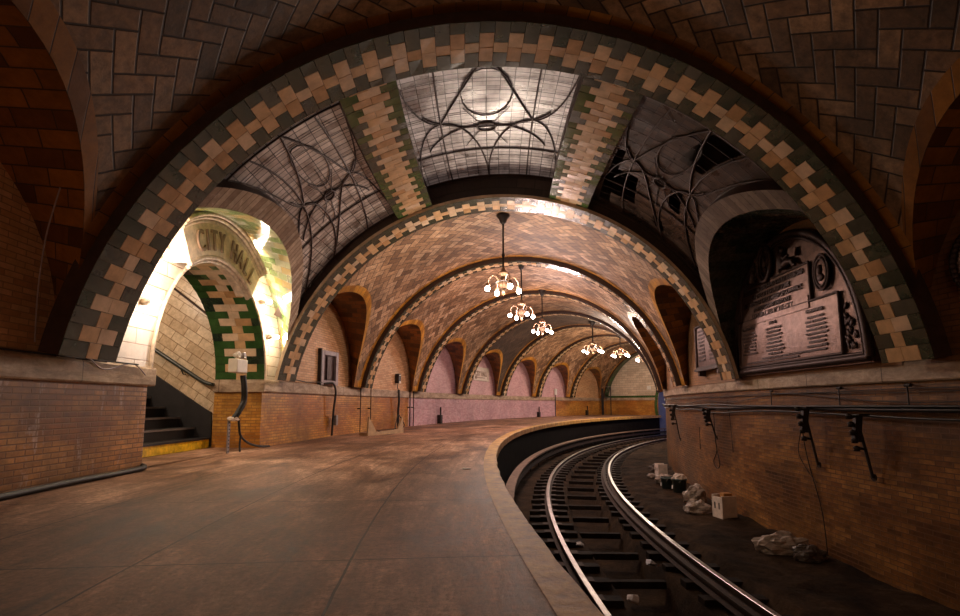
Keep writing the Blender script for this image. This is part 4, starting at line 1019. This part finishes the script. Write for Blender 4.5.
# small lamp by the far wall
fl = thing('wall_lamp', 'small white lamp on a pole rising above the ledge where the pink wall ends', 'lamp', P(39.38, .650, 0), rot_left(.65))
b = MB(); b.tube([(0, 0, .0), (0, 0, 1.25)], .028, 6); b.build('pole', M['rubber'], fl)
b = MB(); b.box((0, -.02, 1.42), (.16, .12, .36)); b.build('shade', M['paper'], fl, .02)
for t, z, lab in ((.332, .16, 'dark wall hydrant fitting low on the pink wall'), (.600, .14, 'dark fitting low on the wall left of the small white lamp'), (.748, .16, 'dark fitting low on the orange far wall')):
    o = thing('hose_fitting', lab, 'fitting', P(39.40, t, 0), rot_left(t), 'dark fittings at the foot of the platform wall')
    b = MB(); b.box((0, .0, z), (.18, .14, z*2)); b.build('body', M['iron'], o, .01); b = MB(); b.tube([(.06, 0, z*2), (.06, -.0, z*2+.28)], .03, 8); b.build('riser', M['iron'], o)
# railing at the platform end
rl = thing('end_railing', 'thin metal pipe railing at the far end of the platform', 'railing', P(38.6, .790, 0), rot_left(.79)+math.pi/2)
xs = [0, 1.15, 2.5]
for x in xs: b = MB(); b.tube([(x, 0, 0), (x, 0, 1.85)], .03, 8); b.build('post', M['iron'] if x == 0 else M['steel'], rl)
b = MB(); b.tube([(0, 0, 1.85), (2.5, 0, 1.85)], .022, 6); b.tube([(0, 0, 1.15), (2.5, 0, 1.15)], .018, 6); b.build('rail', M['steel'], rl)
b = MB(); b.box((0, 0, .87), (.13, .13, 1.74)); o = b.build('equipment_cabinet', M['black_step'], None, .02); o.location = P(39.05, .783, 0); o.rotation_euler.z = rot_left(.783); tag(o, 'tall narrow black cabinet beside the far railing', 'cabinet')
b = MB(); b.box((0, 0, 0), (.24, .04, .24)); o = b.build('notice_plate', M['paper'], None); o.location = P(36.3, T1-.001, 1.75); o.rotation_euler.z = rot_left(T1)+math.pi/2; tag(o, 'small white plate on the cream end wall near the portal', 'plate')
# litter on the platform
b = MB(); b.face([(0, 0, .004), (.10, .02, .01), (.11, .07, .004), (.02, .06, .012)]); b.face([(.02, .06, .002), (.11, .07, .001), (.10, .02, .002), (0, 0, .001)]); o = b.build('paper_scrap', M['paper']); o.location = P(35.98, -.004, .003); tag(o, 'small white paper scrap on the platform near the edge', 'paper scrap')
cable('hanging_wire', [P(39.02, -.0545, 2.35), P(39.15, -.0525, 2.0), P(39.25, -.0500, 1.6), P(39.3, -.0480, 1.2)], .006, M['purple'], 'pale wire hanging down the near left vault corner', 'wire')
